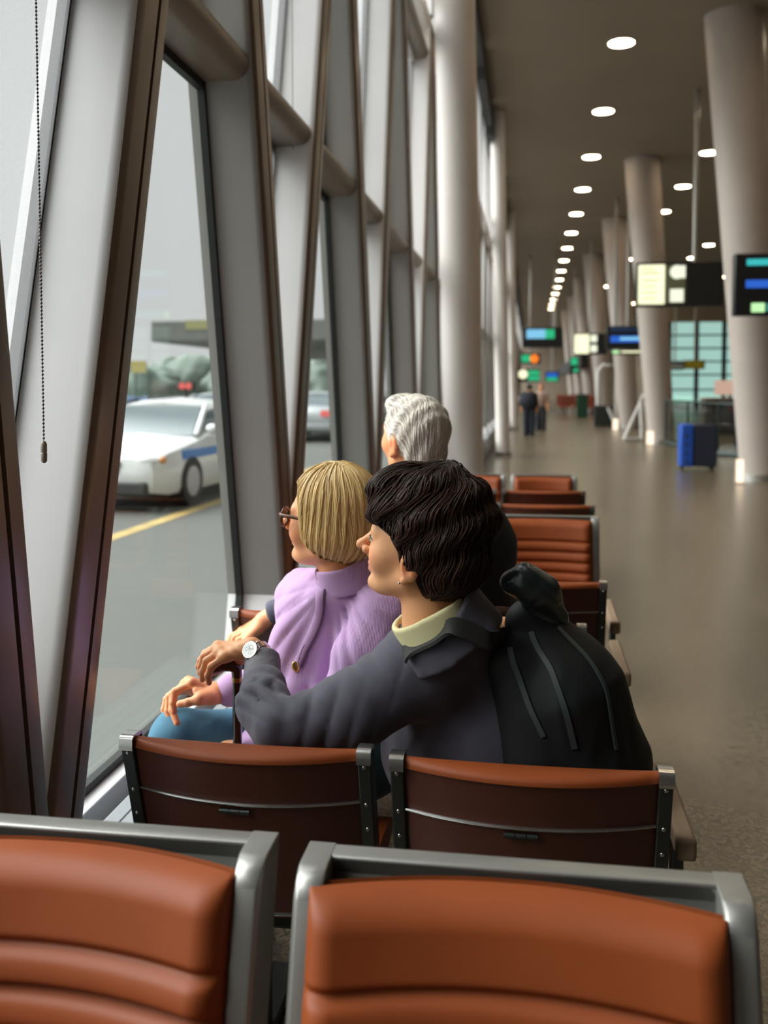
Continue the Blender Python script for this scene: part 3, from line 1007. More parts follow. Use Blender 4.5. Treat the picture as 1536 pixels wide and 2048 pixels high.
def back_seat(label, x0, x1, Yt, zt, group, arm=None, lower=True, arm_gap=0.036):
    """A seat seen from behind: leather pad wrapped over a bowed brown shell between two dark side plates with alloy caps."""
    xc = (x0 + x1) / 2
    t = thing('waiting_seat', label, 'seat', (xc, Yt, 0), group)
    pw = 0.026
    a, b = x0 + pw, x1 - pw
    z0 = 0.40
    bulge = 0.050

    def yr(u, z):                                   # rear surface
        return Yt + (zt - z) * REC - bulge * (1 - (2 * u - 1) ** 2) + 0.004

    def yf(u, z):
        return Yt + (zt - z) * REC + 0.030
    # shell
    m = MB()
    nu = 28
    vs = np.linspace(0, 1, 12)
    def shell(u, v):
        z = zt - 0.016 - (zt - 0.016 - z0) * v
        return (a + (b - a) * u, yr(u, z), z)
    m.grid(shell, nu, 12)
    k = len(m.v)
    m.grid(lambda u, v: tuple(np.array(shell(1 - u, v)) + A3(0, 0.02, 0)), nu, 12)
    m.build('back_shell', backm, t, smooth=60)
    # leather pad with rounded roll over the top
    m = MB()
    def padf(u, v):
        s = v
        if s < 0.28:                                # over the top, from the rear edge forward
            q = s / 0.28 * math.pi
            yc0 = yr(u, zt) + 0.0; yc1 = yf(u, zt)
            mid = (yc0 + yc1) / 2; hr = (yc1 - yc0) / 2
            return (a + (b - a) * u, mid - hr * math.cos(q), zt - 0.016 + 0.018 * math.sin(q) ** 0.7 if 0 < q < math.pi else zt - 0.016)
        r = (s - 0.28) / 0.72
        z = zt - 0.016 - (zt - 0.016 - 0.44) * r
        roll = 0.010 * abs(math.sin(r * 6 * math.pi)) if r > 0.33 else 0.012 * math.sin(r / 0.33 * math.pi / 2)
        return (a + (b - a) * u, yf(u, z) + roll * (1 - (2 * u - 1) ** 8), z)
    m.grid(padf, nu, 60)
    m.build('back_cushion', leather, t, smooth=70)
    # alloy strips following the bow, and the latch
    for zz, nm in ((zt - 0.108, 'strip'), (z0 + 0.012, 'bottom_strip')):
        m = MB().tube([(a + (b - a) * u, yr(u, zz) - 0.003, zz) for u in np.linspace(0, 1, 25)], 0.0034, 8)
        m.build(nm, chrome, t)
    zz = zt - 0.124
    m = MB()
    for k in range(3):
        xk = a + (b - a) * (0.47 + (k - 1) * 0.045)
        m.cyl((xk, yr(0.47, zz) - 0.004, zz), 0.0055, 0.0195, 10, 0)
    m.build('latch', platem, t)
    # side plates with caps and bolts
    for s in (-1, 1):
        xp = x0 if s < 0 else x1 - pw
        m = MB()
        m.loft([[(xp, Yt - 0.004 + (zt - z) * REC, z), (xp + pw, Yt - 0.004 + (zt - z) * REC, z), (xp + pw, Yt + 0.045 + (zt - z) * REC, z), (xp, Yt + 0.045 + (zt - z) * REC, z)] for z in (zt - 0.004, 0.36)])
        pl = m.build('side_plate', platem, t, bevel=0.003)
        c = MB()
        cp = [(-0.006, -0.020), (-0.006, 0.001), (-0.001, 0.007), (0.010, 0.009), (0.036, 0.007), (0.046, 0.0), (0.047, -0.010), (0.044, -0.010), (0.042, -0.001), (0.0, 0.0), (0.0, -0.020)]
        c.loft([[(x, Yt + yy + 0.0, zt + zz_) for (yy, zz_) in cp] for x in (xp - 0.001, xp + pw + 0.001)])
        c.build('end_cap', chrome, pl, smooth=50)
        bo = MB()
        for dz in (0.028, 0.112, 0.168):
            z = zt - dz
            bo.ball((xp + pw / 2, Yt - 0.005 + dz * REC, z), 0.0042, 8, 6, (1, 0.6, 1))
        bo.build('bolt', chrome, pl)
    if lower:
        seat_lower(t, x0, x1, Yt, zt, 1)
    if arm:
        for s in arm:
            xa = x1 + arm_gap if s > 0 else x0 - arm_gap
            m = MB().box((xa, Yt + 0.26, 0.600), (0.038, 0.38, 0.045))
            ar = m.build('armrest', armm, t, bevel=0.008)
            MB().box((xa, Yt + 0.20, 0.44), (0.022, 0.05, 0.28)).build('armrest_post', platem, ar, bevel=0.004)
    return t


def front_seat(label, x0, x1, Yt, zt, group, detail=1, lower=True, arm=None):
    """A seat facing the camera: cast grey frame round a bowed leather cushion with horizontal rolls."""
    xc = (x0 + x1) / 2
    t = thing('waiting_seat', label, 'seat', (xc, Yt, 0), group)
    def yy(z, off=0.0): return Yt - (zt - z) * REC + off
    sw = 0.040
    zb = 0.40
    # side members
    fm = MB()
    for s in (-1, 1):
        xa, xb_ = (x0, x0 + sw) if s < 0 else (x1 - sw, x1)
        rings = []
        for z, fr in ((zt, -0.004), (zt - 0.004, -0.014), (zt - 0.012, -0.024), (zt - 0.03, -0.032), (zt - 0.08, -0.034), (zb, -0.034)):
            y0 = yy(z, fr); y1 = yy(z, 0.064)
            c = 0.006
            rings.append([(xa + c, y0, z), (xb_ - c, y0, z), (xb_, y0 + c, z), (xb_, y1, z), (xa, y1, z), (xa, y0 + c, z)])
        fm.loft(rings[::-1])
    # top rail: pale ledge with a drop face behind the cushion
    rp = [(0.026, -0.003), (0.030, 0.0), (0.060, 0.0), (0.064, -0.004), (0.064, -0.05), (0.046, -0.05), (0.034, -0.02)]
    fm.loft([[(x, Yt + a_, zt + b_ - 0.0005) for (a_, b_) in rp] for x in (x0 + sw * 0.7, x1 - sw * 0.7)])
    fm.build('frame', framem, t, smooth=45, bevel=0.0025)
    sh = MB()
    sh.loft([[(x0 + sw - 0.004, yy(z, 0.046), z), (x1 - sw + 0.004, yy(z, 0.046), z), (x1 - sw + 0.004, yy(z, 0.062), z), (x0 + sw - 0.004, yy(z, 0.062), z)] for z in (zt - 0.018, zb)])
    sh.build('inner_shell', shellm, t)
    # fillets in the upper corners of the recess
    fl = MB()
    for s in (-1, 1):
        xk = x0 + sw if s < 0 else x1 - sw
        pts = [(xk, zt - 0.004)] + [(xk + (-s) * 0.016 * (1 - math.sin(q)), zt - 0.004 - 0.016 * (1 - math.cos(q))) for q in np.linspace(0, math.pi / 2, 7)]
        fl.loft([[(px, yy(pz, o), pz) for (px, pz) in (pts if s < 0 else pts[::-1])] for o in (0.030, 0.06)])
    fl.build('corner_fillet', framem, t, smooth=60)
    # cushion: bowed in plan (hollow towards the sitter), pillowed edges, horizontal rolls
    cx0, cx1 = x0 + sw * 0.55, x1 - sw * 0.92
    zc1, zc0 = zt - 0.015, 0.43
    nu, nv = (150, 130) if detail > 1 else (44, 60)
    hollow = 0.050
    seams = [0.106, 0.156, 0.206, 0.256, 0.306]
    H = zc1 - zc0

    def cush(u, v, back=False):
        x = cx0 + (cx1 - cx0) * u
        dd = H * v
        z = zc1 - dd
        e = min(u, 1 - u) * (cx1 - cx0)
        ex = min(e / 0.045, 1.0)
        ev = min(min(v, 1 - v) * H / 0.038, 1.0)
        prof = (1 - (1 - ex) ** 2) ** 0.5 * (1 - (1 - ev) ** 2) ** 0.5
        th = 0.052 * prof
        # seams
        g = 0.0
        for sm in seams:
            q = abs(dd - sm)
            g += 0.011 * math.exp(-(q / 0.007) ** 2)
            if detail > 1:
                g += 0.0012 * math.exp(-((dd - sm + 0.006) / 0.003) ** 2) * (0.5 + 0.5 * math.cos(u * 2 * math.pi * 90))
        if dd > seams[0]:
            k = (dd - seams[0]) / 0.050
            g -= 0.008 * abs(math.sin(k * math.pi)) ** 0.7
        g *= prof
        bow = -hollow * (2 * u - 1) ** 2 + 0.030
        return (x, yy(z, 0.010 + bow * (0.35 + 0.65 * min(1, 1.0)) - 0.018 - th + g + 0.0), z)
    m = MB()
    m.grid(lambda u, v: cush(u, v), nu, nv)
    k = len(m.v)
    m.grid(lambda u, v: tuple(A3(cx0 + (cx1 - cx0) * (1 - u), yy(zc1 - H * v, -0.003 if False else 0.010 - 0.018 + 0.030 - hollow * (2 * u - 1) ** 2 + 0.012), zc1 - H * v)), nu, nv)
    m.build('back_cushion', leather, t, smooth=80)
    if lower:
        seat_lower(t, x0, x1, Yt, zt, -1)
    if arm:
        for s in arm:
            xa = x1 + 0.03 if s > 0 else x0 - 0.03
            ar = MB().box((xa, Yt - 0.30, 0.60), (0.045, 0.34, 0.024)).build('armrest', armm, t, bevel=0.008)
            MB().box((xa, Yt - 0.20, 0.51), (0.022, 0.05, 0.17)).build('armrest_post', platem, ar, bevel=0.004)
    return t


def beam(label, x0, x1, y, ends):
    t = thing('seat_support', label, 'seat support', ((x0 + x1) / 2, y, 0), 'black supports under the seats')
    MB().box(((x0 + x1) / 2, y, 0.315), (x1 - x0, 0.07, 0.05)).build('crossbar', legm, t, bevel=0.006)
    for x in ends:
        MB().box((x, y, 0.145), (0.05, 0.06, 0.29)).build('leg', legm, t, bevel=0.005)
        MB().box((x, y, 0.012), (0.07, 0.5, 0.024)).build('foot', platem, t, bevel=0.006)
    return t


GA, GB = 'seats facing the camera', 'seats seen from behind'
front_seat('nearest seat facing the camera, cut by the left frame edge, two cushion seams showing', -0.945, -0.352, 1.234, 0.838, GA, 2)
front_seat('nearest seat facing the camera, to the right, whole grey frame round cognac cushion', -0.308, 0.284, 1.234, 0.829, GA, 2)
back_seat('brown seat back with the elbow of the dark-haired woman resting on it', -0.800, -0.297, 1.75, 0.778, GB)
back_seat('brown seat back directly behind the dark-haired woman with backpack', -0.260, 0.262, 1.75, 0.770, GB, arm=(1,))
back_seat('seat back by the window on which the white-haired man rests his hand', -0.915, -0.40, 2.80, 0.782, GB)
back_seat('seat back hidden mostly by the dark-haired woman, beside the aisle', -0.36, 0.165, 2.80, 0.77, GB, arm=(1,), arm_gap=0.118)
back_seat('seat back whose pale end cap shows beside the lilac collar', -0.86, -0.32, 3.42, 0.79, GB)
back_seat('seat back with brown shell and tan armrest right of the backpack top', -0.285, 0.272, 3.42, 0.775, GB, arm=(1,))
front_seat('bright cognac seat facing the camera across the aisle, right of the backpack', -0.24, 0.355, 5.04, 0.79, GA)
front_seat('seat facing the camera hidden behind the white-haired man', -0.88, -0.28, 5.04, 0.79, GA)
back_seat('seat back just above the bright cognac seat', -0.20, 0.375, 5.67, 0.77, GB)
back_seat('seat back above the bright cognac seat, hidden by the white-haired man', -0.82, -0.24, 5.67, 0.77, GB)
back_seat('second seat back from the far end, dark shell on the aisle side', -0.185, 0.364, 6.42, 0.77, GB)
back_seat('second seat back from the far end, window side, white cap showing', -0.78, -0.225, 6.42, 0.77, GB)
front_seat('farthest seat of the group facing the camera, on the aisle side', -0.150, 0.360, 7.52, 0.775, GA)
front_seat('farthest seat of the group facing the camera, on the window side', -0.72, -0.19, 7.52, 0.775, GA)
beam('black crossbar on legs under the nearest seats facing the camera', -0.92, 0.25, 1.00, (-0.75, 0.10))
beam('black crossbar on legs under the seats of the two women', -0.78, 0.24, 2.02, (-0.6, 0.10))
beam('black crossbar on legs under the seat of the white-haired man', -0.88, 0.24, 3.06, (-0.7, 0.1))
beam('black crossbar on legs under the seat with tan armrest', -0.84, 0.25, 3.68, (-0.7, 0.1))
beam('black crossbar on legs under the bright cognac seat', -0.86, 0.33, 4.78, (-0.7, 0.2))
beam('black crossbar on legs under the seat above the bright cognac one', -0.80, 0.35, 5.93, (-0.7, 0.2))
beam('black crossbar on legs under the second seats from the far end', -0.76, 0.34, 6.68, (-0.6, 0.2))
beam('black crossbar on legs under the farthest seats', -0.70, 0.34, 7.30, (-0.6, 0.2))
# ------------------------------------------------------------------ signs and furnishings of the concourse
sblack = mat('sign_black', (0.008, 0.009, 0.010), 0.4)
pale = emit_mat('lit_pale_yellow', (0.93, 0.93, 0.60), 0.98)
pale2 = emit_mat('lit_white', (0.92, 0.96, 0.74), 0.80)
olive = mat('sign_olive', (0.17, 0.18, 0.10), 0.5)
teal = emit_mat('lit_teal', (0.05, 0.50, 0.50), 0.75)
blue = emit_mat('lit_blue', (0.03, 0.13, 0.60), 0.75)
lblue = emit_mat('lit_light_blue', (0.22, 0.55, 0.80), 0.8)
green = emit_mat('lit_green', (0.03, 0.45, 0.20), 0.8)
lgreen = emit_mat('lit_light_green', (0.55, 0.95, 0.45), 0.8)
orange = emit_mat('lit_orange', (1.0, 0.22, 0.03), 0.9)
textm = mat('sign_text', (0.42, 0.42, 0.25), 0.6)
rodm = mat('hanger_rod', (0.42, 0.40, 0.37), 0.4, 0.5)


def hung_sign(label, Y, px, rods=(), cat='sign', depth=0.18, name='hanging_sign'):
    """px = (x0, y0, x1, y1): the face of a sign box hanging from the ceiling at depth Y."""
    a = U(px[0], px[1], Y=Y); b = U(px[2], px[3], Y=Y)
    t = thing(name, label, cat, ((a[0] + b[0]) / 2, Y, b[2]), 'signs hanging in the concourse')
    MB().box2((a[0], Y, b[2]), (b[0], Y + depth, a[2])).build('housing', sblack, t, bevel=0.02)
    for r in rods:
        c = U(r, px[1], Y=Y)
        MB().cyl((c[0], Y + depth / 2, (a[2] + CEIL) / 2), 0.045, CEIL - a[2], 10).build('hanger', rodm, t)

    def part(nm, q, m, kind='box', dy=0.0):
        a2 = U(q[0], q[1], Y=Y - 0.012); b2 = U(q[2], q[3], Y=Y - 0.012)
        if kind == 'box':
            mb = MB().box2((a2[0], Y - 0.012 - dy, b2[2]), (b2[0], Y + 0.01, a2[2]))
            return mb.build(nm, m, t, bevel=0.008)
        c = (a2 + b2) / 2
        r = abs(b2[0] - a2[0]) / 2
        return MB().tube([(c[0], Y + 0.01, c[2]), (c[0], Y - 0.012 - dy, c[2])], r, 24).build(nm, m, t)
    return t, part


def lines(part, x0, x1, ys, m, h=3, dy=0.004, seed=1):
    rr = random.Random(seed)
    for y in ys:
        part('text_line', (x0, y, x0 + (x1 - x0) * rr.uniform(0.6, 1.0), y + h), m, dy=dy)


t, part = hung_sign('lit pale yellow directory sign hanging left of the nearest leaning column', 19.0, (1272, 525, 1446, 612), (1391,))
part('lit_panel', (1277, 530, 1329, 608), pale)
part('side_panel', (1332, 530, 1371, 607), olive)
part('icon', (1340, 531, 1368, 557), pale2, 'disc', 0.006)
part('icon', (1340, 578, 1367, 604), pale2, 'box', 0.006)
part('icon', (1355, 531, 1371, 556), pale2, 'box', 0.005)
lines(part, 1284, 1322, (537, 545, 560, 572, 584, 596), textm, 2)
t, part = hung_sign('black flight display with teal and blue lines, in front of the nearest leaning column', 13.6, (1470, 507, 1640, 630), (1600,))
part('text_line', (1494, 518, 1600, 529), teal)
part('text_line', (1492, 560, 1620, 574), blue)
part('icon', (1503, 606, 1530, 624), lgreen)
part('text_line', (1536, 606, 1600, 622), teal)
t, part = hung_sign('small lit pale yellow sign between the second and third leaning columns', 38.0, (1147, 667, 1214, 709), (1181,))
part('lit_panel', (1149, 669, 1178, 707), pale)
part('icon', (1181, 670, 1194, 684), pale2, 'box')
part('icon', (1181, 690, 1194, 704), pale2, 'box')
t, part = hung_sign('black display with a blue line behind the second leaning column', 28.5, (1213, 652, 1330, 698), (1256,))
part('text_line', (1222, 655, 1320, 663), mat('dim_blue', (0.01, 0.05, 0.16), 0.5))
part('text_line', (1221, 672, 1322, 684), blue)
part('text_line', (1240, 674, 1318, 680), lblue, dy=0.006)
t2, part2 = hung_sign('narrow green lit strip sign below the blue-lined display', 29.5, (1222, 700, 1300, 709), (1230, 1292))
part2('icon', (1225, 701, 1238, 707), lgreen)
part2('text_line', (1242, 702, 1290, 705), pale)
t, part = hung_sign('black display with one blue and green line, nearest the window wall', 42.0, (1045, 655, 1125, 695), (1060, 1110))
part('text_line', (1053, 659, 1092, 677), lblue)
part('text_line', (1088, 659, 1109, 677), green)
t, part = hung_sign('small sign with a green block and an orange disc', 56.0, (1041, 707, 1081, 728), (1060,))
part('icon', (1043, 710, 1061, 724), green)
part('icon', (1060, 709, 1077, 726), orange, 'disc')
t, part = hung_sign('lowest small sign with a pale disc and green panel', 62.0, (1035, 738, 1080, 764), (1060,))
part('icon', (1037, 739, 1055, 758), pale, 'disc')
part('text_line', (1056, 741, 1079, 750), green)
part('text_line', (1056, 752, 1079, 761), green)
t, part = hung_sign('small far sign with blue over green', 64.0, (1090, 743, 1118, 764), (1104,))
part('text_line', (1093, 746, 1115, 754), blue)
part('text_line', (1093, 755, 1115, 762), green)
t, part = hung_sign('small green lit sign left of the third leaning column', 46.0, (1140, 714, 1157, 747), (1148,))
part('icon', (1142, 716, 1155, 730), green)
part('icon', (1147, 737, 1156, 744), green)
t, part = hung_sign('small yellow hanging sign before the far glazed wall', 50.0, (1368, 720, 1410, 738), (1390,))
part('lit_panel', (1370, 721, 1408, 737), mat('dull_yellow', (0.42, 0.34, 0.02), 0.5))
t, part = hung_sign('pale strip sign left of the small yellow one', 52.0, (1334, 725, 1368, 740), (1350,))
part('lit_panel', (1337, 728, 1366, 737), mat('pale_strip', (0.42, 0.48, 0.46), 0.5))
# long black bulkhead receding along the columns
t = thing('bulkhead', 'dark slanting bulkhead receding above the far columns', 'bulkhead', (3.0, 70, 2.4))
MB().box2((2.5, 50, 2.35), (2.9, 94, 3.1)).build('housing', sblack, t)
MB().cyl((2.7, 72, (3.1 + CEIL) / 2), 0.05, CEIL - 3.1, 8).build('hanger', rodm, t)

# blue suitcase
c = U(1395, 941, Z=0)
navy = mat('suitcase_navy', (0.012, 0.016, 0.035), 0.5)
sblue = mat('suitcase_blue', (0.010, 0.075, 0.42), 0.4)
sx0 = U(1360, 941, Y=c[1])[0]; sx1 = U(1385, 941, Y=c[1])[0]; sx2 = U(1434, 941, Y=c[1])[0]
t = thing('suitcase', 'upright blue and navy suitcase standing on the floor by the nearest leaning column', 'suitcase', ((sx0 + sx2) / 2, c[1], 0))
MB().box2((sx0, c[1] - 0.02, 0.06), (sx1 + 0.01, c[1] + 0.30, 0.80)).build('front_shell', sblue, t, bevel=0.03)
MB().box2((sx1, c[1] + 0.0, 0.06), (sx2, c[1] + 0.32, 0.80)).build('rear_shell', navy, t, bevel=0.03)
for x in (sx0 + 0.05, sx2 - 0.06):
    for yy in (0.05, 0.27):
        MB().cyl((x, c[1] + yy, 0.032), 0.032, 0.03, 14, 0).build('wheel', tyre, t)
hm = MB()
hx = (sx1 + sx2) / 2
hm.tube([(hx - 0.09, c[1] + 0.2, 0.79), (hx - 0.09, c[1] + 0.2, 1.16), (hx + 0.09, c[1] + 0.2, 1.16), (hx + 0.09, c[1] + 0.2, 0.79)], 0.012, 8)
hm.build('handle', platem, t)
zz = [0.15, 0.3, 0.45, 0.6]
rv = MB()
for z in zz:
    rv.ball(((sx0 + sx1) / 2, c[1] - 0.022, z), 0.03, 10, 7, (1, 0.3, 1))
rv.build('stud', navy, t)

# glass balustrade with posts, from the second column towards the counters
balg = glass_mat('balustrade_glass', (0.80, 0.86, 0.83), 0.08)
t = thing('glass_balustrade', 'glass balustrade with dark posts running towards the counters', 'balustrade', (3.9, 22, 0))
pts = [(3.30, 24.3), (3.55, 22.6), (3.85, 20.6), (4.6, 19.6), (5.6, 19.6), (6.6, 19.6), (7.6, 19.6)]
for i in range(len(pts) - 1):
    p, q = np.array(pts[i]), np.array(pts[i + 1])
    d = (q - p) / np.linalg.norm(q - p); n_ = np.array([-d[1], d[0]]) * 0.006
    g = MB(); P4 = [p + d * .05 - n_, q - d * .05 - n_, q - d * .05 + n_, p + d * .05 + n_]
    g.loft([[(x, y_, z) for (x, y_) in P4] for z in (0.10, 1.08)])
    g.build('glass_panel', balg, t, smooth=None)
    MB().tube([(p[0], p[1], 1.1), (q[0], q[1], 1.1)], 0.022, 8).build('top_rail', MATS['dark_frame'], t)
    MB().tube([(p[0], p[1], 0.06), (q[0], q[1], 0.06)], 0.05, 8).build('bottom_rail', MATS['dark_frame'], t)
for (x, y_) in pts:
    MB().box((x, y_, 0.55), (0.05, 0.05, 1.1)).build('post', MATS['dark_frame'], t)

# queue posts with belts
random.seed(9)
for k in range(9):
    x = 4.4 + (k % 5) * 0.75; y_ = 21.5 + (k // 5) * 2.4 + (k % 2) * 0.4
    t = thing('queue_post', 'black queue barrier post behind the suitcase', 'queue post', (x, y_, 0), 'queue barrier posts')
    MB().cyl((x, y_, 0.5), 0.032, 1.0, 12).build('post', legm, t)
    MB().cyl((x, y_, 0.02), 0.18, 0.04, 20).build('base', legm, t)
    MB().box((x + 0.36, y_ + 0.0, 0.93), (0.70, 0.006, 0.05)).build('belt', mat('belt_black', (0.015, 0.015, 0.018), 0.7), t)

# check-in counters
cd = mat('counter_dark', (0.055, 0.035, 0.028), 0.45)
for k in range(6):
    x = 6.0 + k * 1.9
    t = thing('counter_desk', 'dark service counter with a glowing screen, %s one counting from the leaning columns' % 'first second third fourth fifth sixth'.split()[k], 'counter', (x, 30, 0), 'service counters')
    MB().box2((x - 0.85, 29.6, 0), (x + 0.85, 30.4, 1.05)).build('desk', cd, t, bevel=0.02)
    MB().box2((x - 0.88, 29.55, 1.05), (x + 0.88, 30.45, 1.10)).build('worktop', mat('counter_top', (0.40, 0.28, 0.22), 0.4), t, bevel=0.01)
    MB().box2((x - 0.5, 30.0, 1.18), (x + 0.35, 30.05, 1.62)).build('screen', emit_mat('screen_warm', (0.95, 0.62, 0.48), 0.45), t)
    MB().box2((x - 0.1, 30.02, 1.08), (x + 0.0, 30.08, 1.2)).build('stand', legm, t)

# inclined tubular barrier beside the second column, and a sloping A-board
tb = mat('white_tube', (0.55, 0.53, 0.50), 0.4)
t = thing('tubular_barrier', 'white tubular barrier with one sloping leg left of the second leaning column', 'barrier', (2.7, 26.5, 0))
pA, pB, pC = U(1247, 884, Y=25.6), U(1288, 790, Y=27.0), U(1284, 880, Y=25.8)
MB().tube([A3(pA[0], pA[1], 0.02), pB], 0.05, 10).build('sloping_leg', tb, t)
MB().tube([A3(pC[0], pC[1], 0.02), U(1282, 800, Y=25.9)], 0.05, 10).build('leg', tb, t)
MB().tube([A3(pA[0], pA[1], 0.06), A3(pC[0], pC[1], 0.06)], 0.04, 10).build('foot_bar', tb, t)
t = thing('barrier_gate', 'pale tubular gate frame with a dark panel beyond the tubular barrier', 'gate', (2.4, 34, 0))
q0, q1, q2, q3 = U(1196, 848, Y=35), U(1197, 742, Y=35), U(1208, 730, Y=35), U(1235, 730, Y=35)
MB().tube([A3(q0[0], 35, 0), q1, q2, q3, A3(q3[0], 35, 0)], 0.09, 10).build('frame', tb, t)
MB().box2((U(1188, 850, Y=34.6)[0], 34.5, 0.0), (U(1224, 850, Y=34.6)[0], 34.7, 0.75)).build('panel', mat('panel_black', (0.012, 0.015, 0.013), 0.6), t, bevel=0.02)
MB().tube([U(1216, 815, Y=34.4), A3(U(1232, 850, Y=34.2)[0], 34.2, 0.03)], 0.05, 8).build('strut', tb, t)

# lit marker lamps at the column feet
mk = emit_mat('marker_lit', (1.0, 0.80, 0.60), 1.15)
for i, (px0, py0, px1, py1) in enumerate(((1474, 919, 1487, 968), (1294, 862, 1307, 891), (1226, 838, 1236, 861))):
    b = U(px0, py1, Z=0.0)
    a1 = U(px0, py0, Y=b[1]); a2 = U(px1, py1, Y=b[1])
    t = thing('marker_lamp', 'small lit warm marker lamp at the foot of the %s leaning column' % ('nearest', 'second', 'third')[i], 'floor lamp', ((a1[0] + a2[0]) / 2, b[1], 0))
    MB().box2((a1[0], b[1], 0.02), (a2[0], b[1] + 0.05, a1[2])).build('lit_panel', mk, t)
    MB().box2((a1[0] - 0.01, b[1] + 0.05, 0.0), (a2[0] + 0.01, b[1] + 0.09, a1[2] + 0.01)).build('back_plate', MATS['brushed_steel'], t)

# green litter bin and far rows of seats
c = U(1164, 835, Z=0)
t = thing('litter_bin', 'dark green litter bin by the far columns', 'bin', (c[0], c[1], 0))
MB().box((c[0], c[1], 0.5), (0.5, 0.4, 1.0)).build('body', mat('bin_green', (0.01, 0.06, 0.03), 0.5), t, bevel=0.03)
MB().box((c[0], c[1], 1.03), (0.54, 0.44, 0.06)).build('lid', sblack, t, bevel=0.02)
redm = mat('red_seat', (0.24, 0.055, 0.03), 0.5)
for k in range(8):
    x = 1.6 + (k % 4) * 0.62; y_ = 46 + (k // 4) * 5
    t = thing('far_seat', 'small red seat in a far row beside the columns', 'seat', (x, y_, 0), 'red seats in the far rows')
    MB().box((x, y_, 0.70), (0.54, 0.08, 0.55)).build('backrest', redm, t, bevel=0.03)
    MB().box((x, y_ - 0.26, 0.44), (0.54, 0.5, 0.08)).build('seat', redm, t, bevel=0.02)
    MB().box((x, y_ - 0.2, 0.2), (0.06, 0.4, 0.4)).build('leg', legm, t)
# ------------------------------------------------------------------ people
skinm = mat('skin', (0.80, 0.395, 0.195), 0.5, spec=0.4, attr='tint', sss=0.12, bump=(420, 0.10, 3), vary=(40, 0.06))


def frame_of(theta, phi, roll=0.0):
    """Head axes as columns (forward, left, up) for a face turned theta away from -X towards +Y and lifted by phi."""
    f = A3(-math.cos(theta) * math.cos(phi), math.sin(theta) * math.cos(phi), math.sin(phi))
    l = np.cross(A3(0, 0, 1), f); l /= np.linalg.norm(l)
    u = np.cross(f, l)
    if roll:
        l, u = math.cos(roll) * l + math.sin(roll) * u, math.cos(roll) * u - math.sin(roll) * l
    return np.stack([f, l, u], axis=1)


